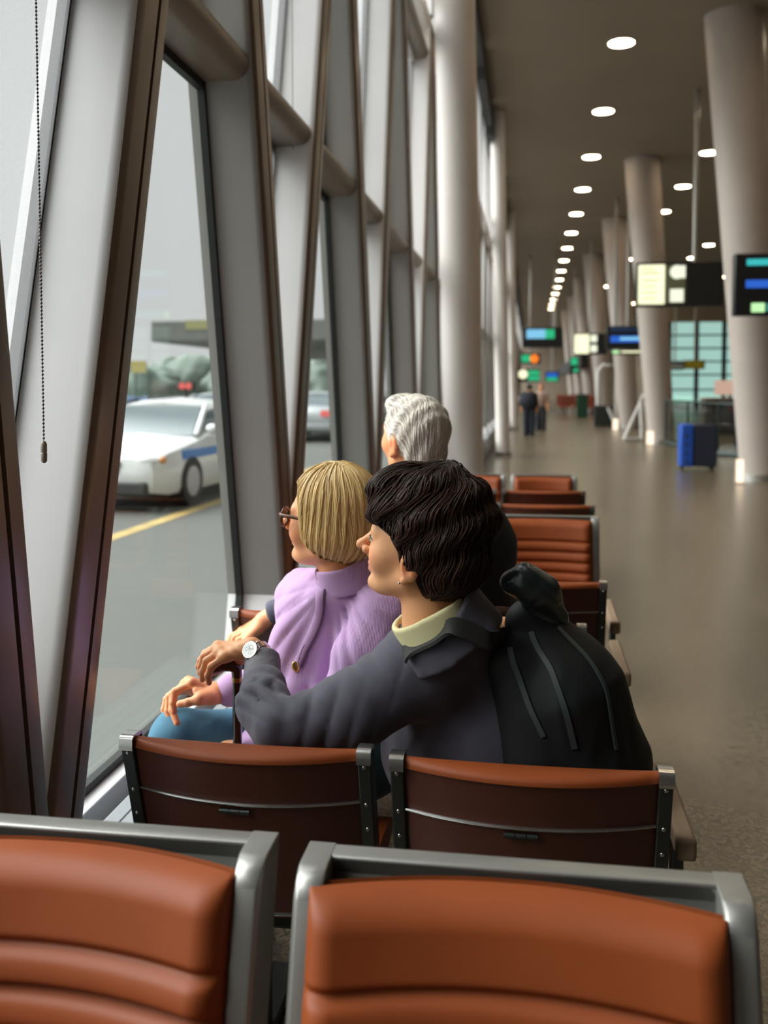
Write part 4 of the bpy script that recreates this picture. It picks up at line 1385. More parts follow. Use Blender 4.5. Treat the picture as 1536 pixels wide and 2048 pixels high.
class Head:
    def __init__(self, O, theta, phi, s=1.0, ear_u=0.0, roll=0.0, nose=1.0, male=False):
        self.O = np.array(O, float); self.M = frame_of(theta, phi, roll); self.s = s
        self.ear_u = ear_u; self.nose = nose; self.male = male

    def loc(self, P):
        return (P - self.O) @ self.M / self.s

    def w(self, *q):
        return self.O + self.M @ np.array(q, float) * self.s

    def skin(self, P):
        Q = self.loc(P)
        Qa = Q.copy(); Qa[:, 1] = np.abs(Qa[:, 1])          # mirrored half
        d = sd_ell(Q, A3(-0.012, 0, 0.055), (0.098, 0.076, 0.088))
        d = smin(d, sd_ell(Q, A3(0.034, 0, 0.010), (0.060, 0.057, 0.088)), 0.03)
        d = smin(d, sd_cone(Qa, A3(0.0, 0.046, -0.034), A3(0.060, 0.014, -0.062), 0.024, 0.016), 0.024)
        d = smin(d, sd_ball(Q, A3(0.077, 0, -0.060), 0.0175), 0.014)
        d = smin(d, sd_ball(Qa, A3(0.057, 0.035, 0.000), 0.0255), 0.024)
        d = smin(d, sd_cone(Qa, A3(0.085, 0.006, 0.050), A3(0.074, 0.040, 0.050), 0.011, 0.009), 0.014)
        # eye hollow and lid
        d = smax(d, -sd_ell(Qa, A3(0.099, 0.030, 0.033), (0.017, 0.018, 0.011)), 0.008)
        d = smin(d, sd_ball(Qa, A3(0.0765, 0.031, 0.033), 0.0135), 0.003)
        d = smax(d, -sd_ell(Qa, A3(0.0915, 0.0315, 0.0325), (0.010, 0.0125, 0.0042)), 0.0015)
        # nose
        n = self.nose
        d = smin(d, sd_cone(Q, A3(0.089, 0, 0.042), A3(0.105 + 0.011 * n, 0, 0.014), 0.0078, 0.0088), 0.009)
        d = smin(d, sd_ball(Q, A3(0.106 + 0.012 * n, 0, 0.011), 0.0092), 0.007)
        d = smin(d, sd_cone(Qa, A3(0.103, 0, 0.004), A3(0.094, 0.004, -0.010), 0.0075, 0.0045), 0.006)
        d = smin(d, sd_ball(Qa, A3(0.103, 0.0115, 0.005), 0.0085), 0.006)
        d = smax(d, -sd_ball(Qa, A3(0.108, 0.006, -0.0035), 0.0035), 0.003)
        # mouth
        d = smin(d, sd_cone(Qa, A3(0.0925, 0.0, -0.0225), A3(0.080, 0.022, -0.027), 0.0070, 0.0035), 0.006)
        d = smin(d, sd_cone(Qa, A3(0.0900, 0.0, -0.0345), A3(0.080, 0.020, -0.029), 0.0074, 0.0035), 0.006)
        d = smax(d, -sd_cone(Qa, A3(0.1005, 0.0, -0.0283), A3(0.085, 0.024, -0.0280), 0.0017, 0.0012), 0.003)
        # nasolabial crease
        d = d + 0.0016 * np.exp(-(sd_cone(Qa, A3(0.094, 0.019, 0.004), A3(0.080, 0.031, -0.030), 0, 0) / 0.0035) ** 2)
        # ear
        e = self.ear_u
        Re = np.array([[0.97, 0, 0.24], [0, 1, 0], [-0.24, 0, 0.97]])
        ear = sd_ell(Qa, A3(-0.010, 0.078, 0.012 + e), (0.0185, 0.0085, 0.030), Re)
        ear = smin(ear, sd_ball(Qa, A3(-0.002, 0.076, -0.017 + e), 0.0085), 0.006)
        ear = smax(ear, -sd_ell(Qa, A3(-0.006, 0.0875, 0.010 + e), (0.0095, 0.0065, 0.018), Re), 0.003)
        d = smin(d, ear, 0.005)
        # neck
        d = smin(d, sd_cone(Q, A3(-0.022, 0, -0.02), A3(-0.055, 0, -0.17), 0.050 if not self.male else 0.056, 0.058), 0.022)
        return d * self.s

    def tint(self, V):
        Q = self.loc(V); Qa = Q.copy(); Qa[:, 1] = np.abs(Qa[:, 1])
        c = np.ones((len(V), 3))

        def blend(dist, w, col):
            k = np.clip(1 - dist / w, 0, 1)[:, None]; k = k * k * (3 - 2 * k)
            c[:] = c * (1 - k) + c * np.array(col) * k
        lips = np.minimum(sd_cone(Qa, A3(0.0975, 0, -0.0235), A3(0.082, 0.021, -0.0275), 0.0, 0), sd_cone(Qa, A3(0.096, 0, -0.034), A3(0.082, 0.019, -0.029), 0, 0))
        blend(lips, 0.0095, (0.86, 0.50, 0.55))
        blend(sd_ball(Qa, A3(0.075, 0.045, -0.002), 0), 0.040, (1.06, 0.86, 0.84))
        blend(sd_ball(Q, A3(0.116, 0, 0.010), 0), 0.022, (1.05, 0.86, 0.86))
        blend(sd_ball(Qa, A3(-0.010, 0.078, 0.010 + self.ear_u), 0), 0.034, (1.10, 0.72, 0.62))
        blend(sd_cone(Qa, A3(0.092, 0.018, 0.0555), A3(0.076, 0.046, 0.055), 0, 0), 0.006, (0.55, 0.48, 0.44))
        blend(sd_cone(Qa, A3(0.092, 0.021, 0.0365), A3(0.082, 0.043, 0.034), 0, 0), 0.0042, (0.22, 0.16, 0.14))
        return c


def ridge(x):
    """Sharp-valleyed fold profile in -1..1."""
    return 1.0 - 2.0 * np.abs(np.sin(x)) ** 0.65


def ring_sdf(P, C, n, r0, r1, h0, h1, t, back=None, lift=0.0):
    """A standing collar: conical shell round the axis n through C, raised by lift on the side facing back."""
    n = np.array(n, float); n /= np.linalg.norm(n)
    v = P - C
    h = v @ n
    per = v - h[:, None] * n
    rho = np.linalg.norm(per, axis=1)
    top = h1
    if back is not None:
        b = np.array(back, float); b -= n * (b @ n); b /= np.linalg.norm(b)
        ca = (per @ b) / (rho + 1e-6)
        top = h1 + lift * np.clip(ca, 0, 1)
    q = np.clip((h - h0) / (h1 - h0), 0, 1.3)
    d = np.abs(rho - (r0 + (r1 - r0) * q)) - t
    e = np.maximum(h - top, h0 - h)
    return smax(d, e, 0.005)


def hand_sdf(W, wr, mcps, fingers, fr, palm_r=0.0125):
    """W wrist points [(p, r)...]; mcps four knuckles; fingers list of joint lists (four fingers, thumb)."""
    def fn(P):
        d = sd_chain(P, [w for w, _ in W], [r for _, r in W])
        for i, m in enumerate(mcps):
            d = smin(d, sd_cone(P, W[-1][0], m, wr * 0.62, palm_r), 0.014)
        for i in range(len(mcps) - 1):
            d = smin(d, sd_cone(P, mcps[i], mcps[i + 1], palm_r * 0.9, palm_r * 0.9), 0.008)
        for j, js in enumerate(fingers):
            n = len(js)
            rs = [fr[j] * (1.12 - 0.30 * k / (n - 1)) for k in range(n)]
            q = sd_chain(P, js, rs)
            for k in range(1, n - 1):
                q = smin(q, sd_ball(P, js[k], rs[k] * 1.07), 0.003)
            d = smin(d, q, 0.0035)
        th = fingers[-1]
        d = smin(d, sd_cone(P, W[-1][0] + (th[0] - W[-1][0]) * 0.5, th[1], wr * 0.78, fr[-1] * 1.25), 0.012)
        d = smin(d, sd_cone(P, th[0], (th[1] + mcps[0]) / 2, wr * 0.55, fr[-1] * 0.75), 0.010)
        return d
    return fn


def hand_tint(fingers, view, fr):
    def fn(V):
        c = np.ones((len(V), 3))
        for j, js in enumerate(fingers):
            tip = np.array(js[-1]); pv = np.array(js[-2])
            ax = (tip - pv) / (np.linalg.norm(tip - pv) + 1e-9)
            nrm = view - ax * (view @ ax); nrm /= np.linalg.norm(nrm)
            nc = tip + nrm * fr[j] * 0.8 + ax * 0.001
            k = np.clip(1 - np.linalg.norm((V - nc) * 1.0, axis=1) / (fr[j] * 0.95), 0, 1)[:, None]
            k = np.clip(k * 3, 0, 1)
            c = c * (1 - k) + np.array([1.12, 1.02, 1.05]) * k
            for q in js[1:-1]:
                k = np.clip(1 - np.linalg.norm(V - q, axis=1) / 0.014, 0, 1)[:, None] * 0.6
                c = c * (1 - k) + c * np.array([1.05, 0.84, 0.80]) * k
        return c
    return fn


def merge(parts):
    """Joins (V, F, C) pieces into one."""
    Vs, Fs, Cs, o = [], [], [], 0
    for V, Fq, C in parts:
        Vs.append(V); Cs.append(C if C is not None else np.ones((len(V), 3)))
        Fs += [tuple(int(i) + o for i in q) for q in Fq]
        o += len(V)
    return np.concatenate(Vs), Fs, np.concatenate(Cs)


def strands(name, fn, seeds, dirfn, steps, ds, rad, lift, material, parent, col, rng, taper=0.25, jitter=0.25, stop=None):
    """Locks of hair drawn over the surface fn from seeds along a direction field."""
    n = len(seeds)
    P = seeds.copy()
    offs = rng.uniform(lift[0], lift[1], n)
    jit = rng.normal(size=(n, 3)) * jitter
    path = [P.copy()]; normals = []
    alive = np.ones(n, bool); length = np.zeros(n, int)
    for k in range(steps):
        g, d = grad(fn, P, 0.002)
        D = dirfn(P, k / steps) + jit * (0.4 + 0.6 * math.cos(k * 0.5))
        D = D - g * np.sum(D * g, axis=1)[:, None]
        D /= np.linalg.norm(D, axis=1)[:, None] + 1e-9
        P2 = P + D * ds
        g, d = grad(fn, P2, 0.002)
        P2 = P2 - g * (d - offs)[:, None]
        if stop is not None:
            alive &= ~stop(P2)
        P = np.where(alive[:, None], P2, P)
        length += alive
        path.append(P.copy()); normals.append(g)
    path = np.array(path)                       # steps+1, n, 3
    normals.append(normals[-1]); normals = np.array(normals)
    Vs, Fs, Cs = [], [], []
    o = 0
    for i in range(n):
        L = length[i]
        if L < 3:
            continue
        pts = path[:L + 1, i]; nr = normals[:L + 1, i]
        t = np.gradient(pts, axis=0); t /= np.linalg.norm(t, axis=1)[:, None] + 1e-9
        b = np.cross(t, nr); b /= np.linalg.norm(b, axis=1)[:, None] + 1e-9
        q = np.linspace(0, 1, L + 1)
        r = rad[0] + (rad[1] - rad[0]) * rng.random()
        w = r * np.clip(np.minimum(q / 0.12 + 0.35, (1 - q) / taper + 0.08), 0, 1)
        ring = np.stack([pts + b * w[:, None] * 1.5, pts + nr * w[:, None] * 0.8, pts - b * w[:, None] * 1.5, pts - nr * w[:, None] * 0.6], axis=1)
        Vs.append(ring.reshape(-1, 3))
        base = np.array([(k * 4 + j, k * 4 + (j + 1) % 4, (k + 1) * 4 + (j + 1) % 4, (k + 1) * 4 + j) for k in range(L) for j in range(4)]) + o
        Fs.append(base)
        c = col(pts[0], rng)
        Cs.append(np.tile(c, (len(ring) * 4, 1)))
        o += (L + 1) * 4
    return link_mesh(name, np.concatenate(Vs), np.concatenate(Fs), material, parent, smooth=180, colors=np.concatenate(Cs))


def on_surface(fn, P, off=0.0, it=4):
    P = np.array(P, float).reshape(-1, 3)
    for _ in range(it):
        g, d = grad(fn, P, 0.002)
        P = P - g * (d - off)[:, None]
    return P


def ribbon(name, fn, pts, width, thick, material, parent, off=0.001, n=40, reproject=True):
    """A flat band lying on the surface fn along pts."""
    pts = np.array(pts, float)
    s = np.linspace(0, len(pts) - 1, n)
    i = np.minimum(s.astype(int), len(pts) - 2); q = (s - i)[:, None]
    p0 = pts[np.maximum(i - 1, 0)]; p1 = pts[i]; p2 = pts[i + 1]; p3 = pts[np.minimum(i + 2, len(pts) - 1)]
    C = 0.5 * (2 * p1 + (p2 - p0) * q + (2 * p0 - 5 * p1 + 4 * p2 - p3) * q ** 2 + (3 * p1 - p0 - 3 * p2 + p3) * q ** 3)
    if reproject:
        C = on_surface(fn, C, off)
        for _ in range(3):
            C[1:-1] = (C[:-2] + 2 * C[1:-1] + C[2:]) / 4
    g, _ = grad(fn, C, 0.003)
    for _ in range(8 if width > 0.02 else 2):
        g[1:-1] = (g[:-2] + 2 * g[1:-1] + g[2:]) / 4
    g /= np.linalg.norm(g, axis=1)[:, None]
    t = np.gradient(C, axis=0); t /= np.linalg.norm(t, axis=1)[:, None] + 1e-9
    b = np.cross(t, g); b /= np.linalg.norm(b, axis=1)[:, None] + 1e-9
    rings = []
    for k in range(n):
        row = []
        for (a_, h_) in ((-1, -0.3), (-0.9, 1), (0.9, 1), (1, -0.3)):
            x = C[k] + b[k] * a_ * width / 2
            row.append(x + g[k] * h_ * thick)
        rings.append(row)
    m = MB(); m.loft(rings)
    return m.build(name, material, parent, smooth=60)


def simple_legs(t, hipL, hipR, kneeL, kneeR, ankL, ankR, toe, material, shoe, r=(0.095, 0.068, 0.048), folds=0.004, h=0.014, name='trousers', seat=None):
    pts = [np.array(p, float) for p in (hipL, hipR, kneeL, kneeR, ankL, ankR)]

    def fn(P):
        d = None
        for a, b, c in ((pts[0], pts[2], pts[4]), (pts[1], pts[3], pts[5])):
            q = smin(sd_cone(P, a, b, r[0], r[1]), sd_cone(P, b, c, r[1] * 0.95, r[2]), 0.02)
            d = q if d is None else smin(d, q, 0.03)
        d = smin(d, sd_ell(P, (pts[0] + pts[1]) / 2, (0.17, 0.15, 0.12)), 0.05)
        kd = np.minimum(np.linalg.norm(P - pts[2], axis=1), np.linalg.norm(P - pts[3], axis=1))
        return d + folds * wob(P, 38, 3) * np.exp(-(kd / 0.22) ** 2)
    lo, hi = bounds(pts, 0.19)
    o = sdf_obj(name, fn, lo, hi, h, material, t)
    for k, a in enumerate((pts[4], pts[5])):
        tv = np.array(toe, float); tv /= np.linalg.norm(tv)

        def sf(P, a=a, tv=tv):
            b = A3(a[0], a[1], 0.045)
            d = sd_chain(P, [b + A3(0, 0, 0.03), b, b + tv * 0.10, b + tv * 0.17], [0.045, 0.045, 0.045, 0.032], 0.03)
            return smax(d, -(P[:, 2] - 0.004), 0.004)
        sdf_obj('shoe', sf, A3(a[0] - 0.27, a[1] - 0.27, -0.01), A3(a[0] + 0.27, a[1] + 0.27, 0.16), 0.01, shoe, t)
    return fn


shoem = mat('shoe_black', (0.02, 0.018, 0.017), 0.5)
trousm = mat('dark_trousers', (0.025, 0.025, 0.032), 0.8)
RNG = np.random.default_rng(11)

# ============================================================ woman with dark hair, jacket and backpack
W1 = thing('person', 'dark-haired woman in a slate jacket seated sideways, hand resting on a cane', 'person', (-0.03, 2.05, 0))
H1 = Head(U(831, 1119, Y=1.93), math.radians(9), math.radians(7), 1.02, ear_u=-0.012, nose=1.1)
jack = mat('slate_jacket', (0.074, 0.069, 0.094), 0.85, sheen=0.15, bump=(900, 0.25, 2), vary=(14, 0.10), wrinkle=(9, 0.012))
jcuff = mat('slate_ribbing', (0.17, 0.165, 0.185), 0.9)
cream = mat('cream_collar_cloth', (0.70, 0.64, 0.36), 0.85, bump=(500, 0.1, 2))

ELB = U(565, 1456, Y=1.865)
SHO = U(840, 1338, Y=1.95)


def jacket1(P):
    arm = sd_chain(P, [SHO, U(705, 1420, Y=1.905), ELB], [0.090, 0.077, 0.056], 0.03)
    fore = sd_chain(P, [ELB + A3(-0.008, 0, 0.0), U(527, 1412, Y=1.93), U(526, 1375, Y=1.985)], [0.057, 0.052, 0.049], 0.02)
    fore = fore + 0.0055 * np.clip(0.5 + 0.7 * wob(P, 21, 0), 0, 1) * ridge(((P - ELB) @ A3(0.25, 0.3, 0.9)) * 95 + 1.4 * wob(P, 18, 5)) * np.clip((P[:, 2] - ELB[2] - 0.01) / 0.04, 0, 1)
    # creases running off the crook of the elbow and along the sleeve
    X = U(650, 1345, Y=1.93)
    dist = np.linalg.norm(P - X, axis=1)
    cr = 0.0080 * np.clip(0.6 + 0.6 * wob(P, 16, 2), 0, 1) * ridge(dist * 88 + 1.0 * wob(P, 20, 1)) * np.exp(-(np.linalg.norm(P - U(552, 1412, Y=1.90), axis=1) / 0.065) ** 2)
    irr = np.clip(0.5 + 0.7 * wob(P, 19, 3), 0, 1)
    arm = arm + 0.0060 * irr * ridge(((P - SHO) @ A3(0.55, 0.1, 0.8)) * 78 + 1.1 * wob(P, 14, 2)) * np.exp(-(np.linalg.norm(P - U(745, 1370, Y=1.88), axis=1) / 0.10) ** 2)
    arm = arm + 0.0050 * np.clip(0.5 + 0.7 * wob(P, 17, 1), 0, 1) * ridge(((P - SHO) @ A3(0.9, 0.1, -0.3)) * 66 + 1.3 * wob(P, 12, 4)) * np.exp(-(np.linalg.norm(P - U(660, 1470, Y=1.88), axis=1) / 0.12) ** 2)
    d = smin(arm, fore, 0.012) + cr
    body = sd_ell(P, U(985, 1450, Y=2.06), (0.20, 0.14, 0.26))
    body = smin(body, sd_chain(P, [SHO + A3(0.03, 0.02, 0.0), U(930, 1285, Y=2.01), U(1065, 1320, Y=2.13)], [0.088, 0.078, 0.085], 0.03), 0.06)
    body = smin(body, sd_ell(P, A3(-0.08, 2.09, 0.66), (0.25, 0.15, 0.19)), 0.06)
    body = smin(body, sd_chain(P, [U(835, 1300, Y=1.94), U(905, 1268, Y=1.97), U(985, 1262, Y=2.03)], [0.055, 0.092, 0.080], 0.03), 0.05)
    # right arm down to the lap
    body = smin(body, sd_chain(P, [U(1065, 1320, Y=2.13), A3(0.10, 2.28, 0.78), A3(-0.02, 2.42, 0.66)], [0.08, 0.06, 0.045], 0.03), 0.04)
    d = smin(d, body, 0.035)
    d = d + 0.0035 * wob(P, 24, 0) + 0.0015 * wob(P, 70, 2)
    # armhole seam
    sm = U(800, 1350, Y=1.87)
    pl = (P - sm) @ A3(0.86, 0.1, -0.42)
    near = np.exp(-(np.linalg.norm(P - SHO, axis=1) / 0.12) ** 4)
    d = d + 0.0030 * np.exp(-((pl + 0.010 * np.sin((P[:, 2] - sm[2]) * 14)) / 0.004) ** 2) * near
    return d


lo, hi = bounds([U(470, 1300, Y=2.05), U(1180, 1300, Y=2.3), A3(0.2, 2.5, 0.46), ELB, A3(-0.3, 1.80, 0.5)], 0.10)
sdf_obj('jacket', jacket1, lo, hi, 0.0068, jack, W1)


def cuff1(P):
    d = sd_chain(P, [U(524, 1378, Y=1.985), U(525, 1322, Y=2.055)], [0.0430, 0.0400])
    return d + 0.0009 * np.sin(np.arctan2(P[:, 1] - 2.03, P[:, 0] - U(524, 1340, Y=2.03)[0]) * 60)


sdf_obj('cuff', lambda P: smax(cuff1(P), (P - U(525, 1313, Y=2.06)) @ (lambda v: v / np.linalg.norm(v))(U(525, 1313, Y=2.06) - U(524, 1362, Y=2.005)), 0.004),
        *bounds([U(524, 1378, Y=1.985), U(525, 1300, Y=2.07)], 0.06), 0.0045, jcuff, W1)

# collars: cream inner collar and the stand collar of the jacket
NC1 = U(868, 1236, Y=1.925); NN1 = A3(-0.50, -0.10, 0.82)
def collar_c(P):
    return ring_sdf(P, NC1, NN1, 0.089, 0.079, -0.075, 0.030, 0.006, (1, 0, 0), -0.012) + 0.0014 * wob(P, 60, 4)
sdf_obj('inner_collar', collar_c, NC1 - 0.125, NC1 + 0.125, 0.005, cream, W1)
def collar_j(P):
    return ring_sdf(P, NC1 + A3(0.012, 0.008, -0.008), NN1, 0.108, 0.100, -0.060, -0.006, 0.008, (1, 0.1, 0), 0.044) + 0.0022 * wob(P, 40, 6)
sdf_obj('jacket_collar', collar_j, NC1 - 0.155, NC1 + 0.155, 0.006, jack, W1)

# left hand laid over the cane handle
w1 = [(U(526, 1345, Y=2.03), 0.0270), (U(519, 1312, Y=2.055), 0.0255), (U(503, 1298, Y=2.068), 0.0260)]
m1 = [U(436, 1292, Y=2.105), U(434, 1297, Y=2.080), U(439, 1305, Y=2.055), U(448, 1315, Y=2.035)]
f1 = [[m1[0], U(411, 1307, Y=2.115), U(402, 1321, Y=2.118), U(397, 1333, Y=2.118)],
      [m1[1], U(409, 1313, Y=2.085), U(403, 1332, Y=2.088), U(401, 1346, Y=2.09)],
      [m1[2], U(414, 1322, Y=2.055), U(406, 1343, Y=2.058), U(405, 1358, Y=2.062)],
      [m1[3], U(423, 1333, Y=2.032), U(416, 1351, Y=2.035), U(418, 1365, Y=2.042)],
      [U(488, 1312, Y=2.10), U(462, 1325, Y=2.125), U(440, 1338, Y=2.128), U(425, 1346, Y=2.12)]]
fr1 = [0.0092, 0.0096, 0.0094, 0.0086, 0.0105]
hs1 = hand_sdf(w1, 0.026, m1, f1, fr1)
def hs1b(P):
    d = hs1(P)
    # tendons and wrinkles of the back of the hand
    return d + 0.0010 * np.sin(((P - w1[-1][0]) @ A3(0.35, 0.5, 0.8)) * 420 + wob(P, 60, 2)) * np.exp(-(np.linalg.norm(P - U(478, 1310, Y=2.05), axis=1) / 0.03) ** 2)
allp = [p for p, _ in w1] + m1 + [q for f in f1 for q in f]
Vh, Fh = surface(hs1b, *bounds(allp, 0.036), 0.0032)
Ch = hand_tint(f1, A3(-0.2, -0.9, 0.4), fr1)(Vh) * np.array([1.0, 0.96, 0.92])
Vk, Fk = surface(H1.skin, *bounds([H1.w(0.12, 0, 0), H1.w(-0.11, 0.09, 0), H1.w(-0.11, -0.09, 0), H1.w(0, 0, 0.145), H1.w(-0.05, 0, -0.16)], 0.03), 0.0042)
core = lambda P: smin(sd_chain(P, [H1.w(-0.05, 0, -0.15), A3(-0.03, 2.07, 0.85), A3(-0.02, 2.10, 0.60)], [0.055, 0.11, 0.12], 0.05),
                      sd_chain(P, [A3(-0.03, 2.06, 0.88), SHO, ELB, U(525, 1390, Y=1.96), w1[0][0]], [0.05, 0.050, 0.036, 0.030, 0.026], 0.02), 0.03)
Vc, Fc = surface(core, *bounds([H1.w(-0.05, 0, -0.15), A3(-0.03, 2.07, 0.85), A3(-0.02, 2.10, 0.60), ELB, w1[0][0]], 0.14), 0.016, 0)
V, Fm, C = merge([(Vk, Fk, H1.tint(Vk)), (Vh, Fh, Ch), (Vc, Fc, None)])
link_mesh('body', V, Fm, skinm, W1, smooth=180, colors=C)
# eye
eyew = mat('eye_white', (0.40, 0.36, 0.33), 0.25)
irism = mat('iris_brown', (0.03, 0.018, 0.01), 0.15)
lashm = mat('lash_dark', (0.015, 0.010, 0.008), 0.6)


def eyes(H, t):
    for s in (1, -1):
        e = MB().ball(H.w(0.0785, 0.031 * s, 0.033), 0.0125, 16, 12).build('eye', eyew, t)
        MB().ball(H.w(0.0870, 0.0315 * s, 0.033), 0.0056, 12, 9).build('iris', irism, e)
        MB().tube([H.w(0.0905, 0.019 * s, 0.0345), H.w(0.0935, 0.026 * s, 0.0385), H.w(0.0915, 0.034 * s, 0.0390), H.w(0.0850, 0.0425 * s, 0.0352)], [0.0006, 0.0011, 0.0012, 0.0007], 7).build('eyelashes', lashm, t)


eyes(H1, W1)
# dark wavy hair
dhair = mat('dark_hair', (0.026, 0.0105, 0.006), 0.42, spec=0.25, attr='tint')
EU = np.array([-0.12, -0.075, -0.045, -0.012, 0.010, 0.035, 0.058, 0.066, 0.074, 0.082, 0.20])
EF = np.array([-0.034, -0.034, -0.028, -0.006, 0.014, 0.024, 0.032, 0.058, 0.090, 0.13, 0.2])


def hair1(P):
    Q = H1.loc(P)
    d = sd_ell(Q, A3(-0.030, 0, 0.090), (0.122, 0.105, 0.115))
    d = smin(d, sd_ell(Q, A3(-0.068, 0, 0.010), (0.078, 0.088, 0.078)), 0.04)
    d = smin(d, sd_ell(Q, A3(0.060, 0.0, 0.118), (0.046, 0.078, 0.052)), 0.03)
    d = d + 0.0055 * np.sin(Q[:, 2] * 75 + Q[:, 0] * 55 + 2 * wob(Q, 18, 1)) * 0.9 + 0.004 * wob(Q, 40, 3)
    cut = (Q[:, 0] - np.interp(Q[:, 2], EU, EF)) * 0.75 + 0.003 * wob(Q, 55, 4)
    d = smax(d, cut, 0.012)
    return d * H1.s


hb = bounds([H1.w(0.12, 0.11, 0.21), H1.w(-0.16, -0.11, -0.08), H1.w(-0.16, 0.11, 0.2), H1.w(0.11, -0.11, -0.08)], 0.02)
V, Fq = surface(hair1, *hb, 0.006)
HR1 = link_mesh('hair', V, Fq, dhair, W1, smooth=180, colors=np.full((len(V), 3), 0.55))


def dir1(P, t):
    Q = H1.loc(P)
    crown = A3(-0.055, 0.01, 0.20)
    r = Q - crown
    r /= np.linalg.norm(r, axis=1)[:, None] + 1e-9
    front = np.clip((Q[:, 0] - 0.02) / 0.06, 0, 1)[:, None]
    D = r + A3(0.15, 0, -0.55) * (1 - front) + front * (A3(0.1, 0.35, -0.55))
    D[:, 0] += 0.55 * np.sin(Q[:, 2] * 90 + Q[:, 1] * 30 + Q[:, 0] * 25)
    return D @ H1.M.T


pick = RNG.choice(len(V), 2400, replace=False)
seeds = V[pick]
strands('hair_locks', hair1, seeds, dir1, 14, 0.0062, (0.0005, 0.0018), (0.0004, 0.0048), dhair, HR1,
        lambda p, r: np.array([1.0, 0.92, 0.88]) * r.uniform(0.5, 1.9), RNG, jitter=0.30)

# jewelled stud in the ear
MB().ball(H1.w(0.004, 0.087, -0.020 + H1.ear_u), 0.0028, 8, 6).build('earring', chrome, W1)
simple_legs(W1, A3(-0.14, 2.10, 0.57), A3(0.08, 2.10, 0.57), A3(-0.12, 2.50, 0.55), A3(0.10, 2.48, 0.55), A3(-0.11, 2.47, 0.10), A3(0.11, 2.45, 0.10), (0, 1, 0), trousm, shoem)

# wristwatch
t = thing('wristwatch', 'steel wristwatch with pale dial on the wrist above the cane', 'watch', U(505, 1298, Y=2.04))
wc = U(517, 1309, Y=2.058)
wa = U(480, 1290, Y=2.085) - U(524, 1336, Y=2.035); wa /= np.linalg.norm(wa)
wn = A3(-0.30, -0.80, 0.50); wn -= wa * (wn @ wa); wn /= np.linalg.norm(wn)
wb = np.cross(wa, wn)
steel = mat('watch_steel', (0.55, 0.51, 0.45), 0.22, metal=0.95)
ring = MB()
rings = []
for k in range(49):
    a_ = 2 * math.pi * k / 48
    R_ = 0.0285
    c_ = wc + R_ * (math.cos(a_) * wn + 1.04 * math.sin(a_) * wb)
    nrm = math.cos(a_) * wn + math.sin(a_) * wb
    hw = 0.0075 + 0.0016 * math.cos(a_)
    th = 0.0012 + 0.0004 * (k % 2)
    rings.append([c_ - wa * hw - nrm * th, c_ + wa * hw - nrm * th, c_ + wa * hw + nrm * th, c_ - wa * hw + nrm * th])
ring.loft(rings, cap=False)
ring.build('bracelet', steel, t, smooth=20)
cc = wc + wn * 0.030
def disc_rings(r, z0, z1, n=36, b=0.0):
    out = []
    for (rr_, zz_) in ((r - b, z0), (r, z0 + b), (r, z1 - b), (r - b, z1)):
        out.append([cc + wn * zz_ + rr_ * (math.cos(2 * math.pi * k / n) * wa + math.sin(2 * math.pi * k / n) * wb) for k in range(n)])
    return out
m = MB(); m.loft(disc_rings(0.0205, -0.001, 0.0075, 36, 0.0015)); m.build('case', steel, t, smooth=40)
m = MB(); m.loft(disc_rings(0.0178, 0.0070, 0.0079, 36, 0.0002)); dl = m.build('dial', mat('watch_dial', (0.62, 0.62, 0.60), 0.3, metal=0.3), t)
m = MB()
for (ox, oy) in ((0.0, 0.007), (-0.0065, -0.004), (0.0065, -0.004)):
    n = 20
    for (r0_, r1_) in ((0.0040, 0.0044),):
        m.loft([[cc + wa * ox + wb * oy + wn * zz_ + rr_ * (math.cos(2 * math.pi * k / n) * wa + math.sin(2 * math.pi * k / n) * wb) for k in range(n)] for (rr_, zz_) in ((r0_, 0.0078), (r0_, 0.0082), (r1_, 0.0082), (r1_, 0.0078))], cap=False)
for ang, ln in ((0.6, 0.009), (2.4, 0.012)):
    v_ = math.cos(ang) * wa + math.sin(ang) * wb
    m.tube([cc + wn * 0.0082, cc + wn * 0.0082 + v_ * ln], 0.0004, 5)
m.build('hands', mat('watch_marks', (0.10, 0.10, 0.11), 0.4), dl)
MB().tube([cc + wb * 0.020 + wn * 0.003, cc + wb * 0.0245 + wn * 0.003], 0.0022, 10).build('crown', steel, t)

# cane
t = thing('cane', 'dark wooden cane with a curved handle under the hand with the watch', 'cane', (U(472, 1340, Y=2.10)[0], 2.42, 0))
canem = mat('cane_dark_wood', (0.055, 0.020, 0.010), 0.25, coat=0.5, vary=(30, 0.3))
canes = mat('cane_shaft_black', (0.018, 0.013, 0.008), 0.22, coat=0.5)
hp = [U(421, 1340, Y=2.085), U(431, 1334, Y=2.087), U(446, 1329, Y=2.09), U(462, 1330, Y=2.092), U(473, 1337, Y=2.095), U(474, 1352, Y=2.10)]
hd = MB().tube(hp, [0.010, 0.0155, 0.0160, 0.0155, 0.0135, 0.0120], 18)
hd.ball(hp[0], 0.0125, 14, 10)
hd.build('handle', canem, t, smooth=60)
MB().tube([U(474, 1345, Y=2.10), A3(U(475, 1500, Y=2.16)[0], 2.16, U(475, 1500, Y=2.16)[2]), A3(U(475, 1500, Y=2.16)[0] - 0.005, 2.42, 0.02)], [0.0115, 0.0110, 0.0085], 14).build('shaft', canes, t, smooth=60)
MB().tube([U(474, 1350, Y=2.10), U(474, 1360, Y=2.104)], 0.0125, 14).build('collar', mat('cane_brass', (0.45, 0.32, 0.12), 0.3, metal=0.9), t)
MB().cyl((U(475, 1500, Y=2.16)[0] - 0.005, 2.42, 0.015), 0.013, 0.03, 12).build('ferrule', legm, t)

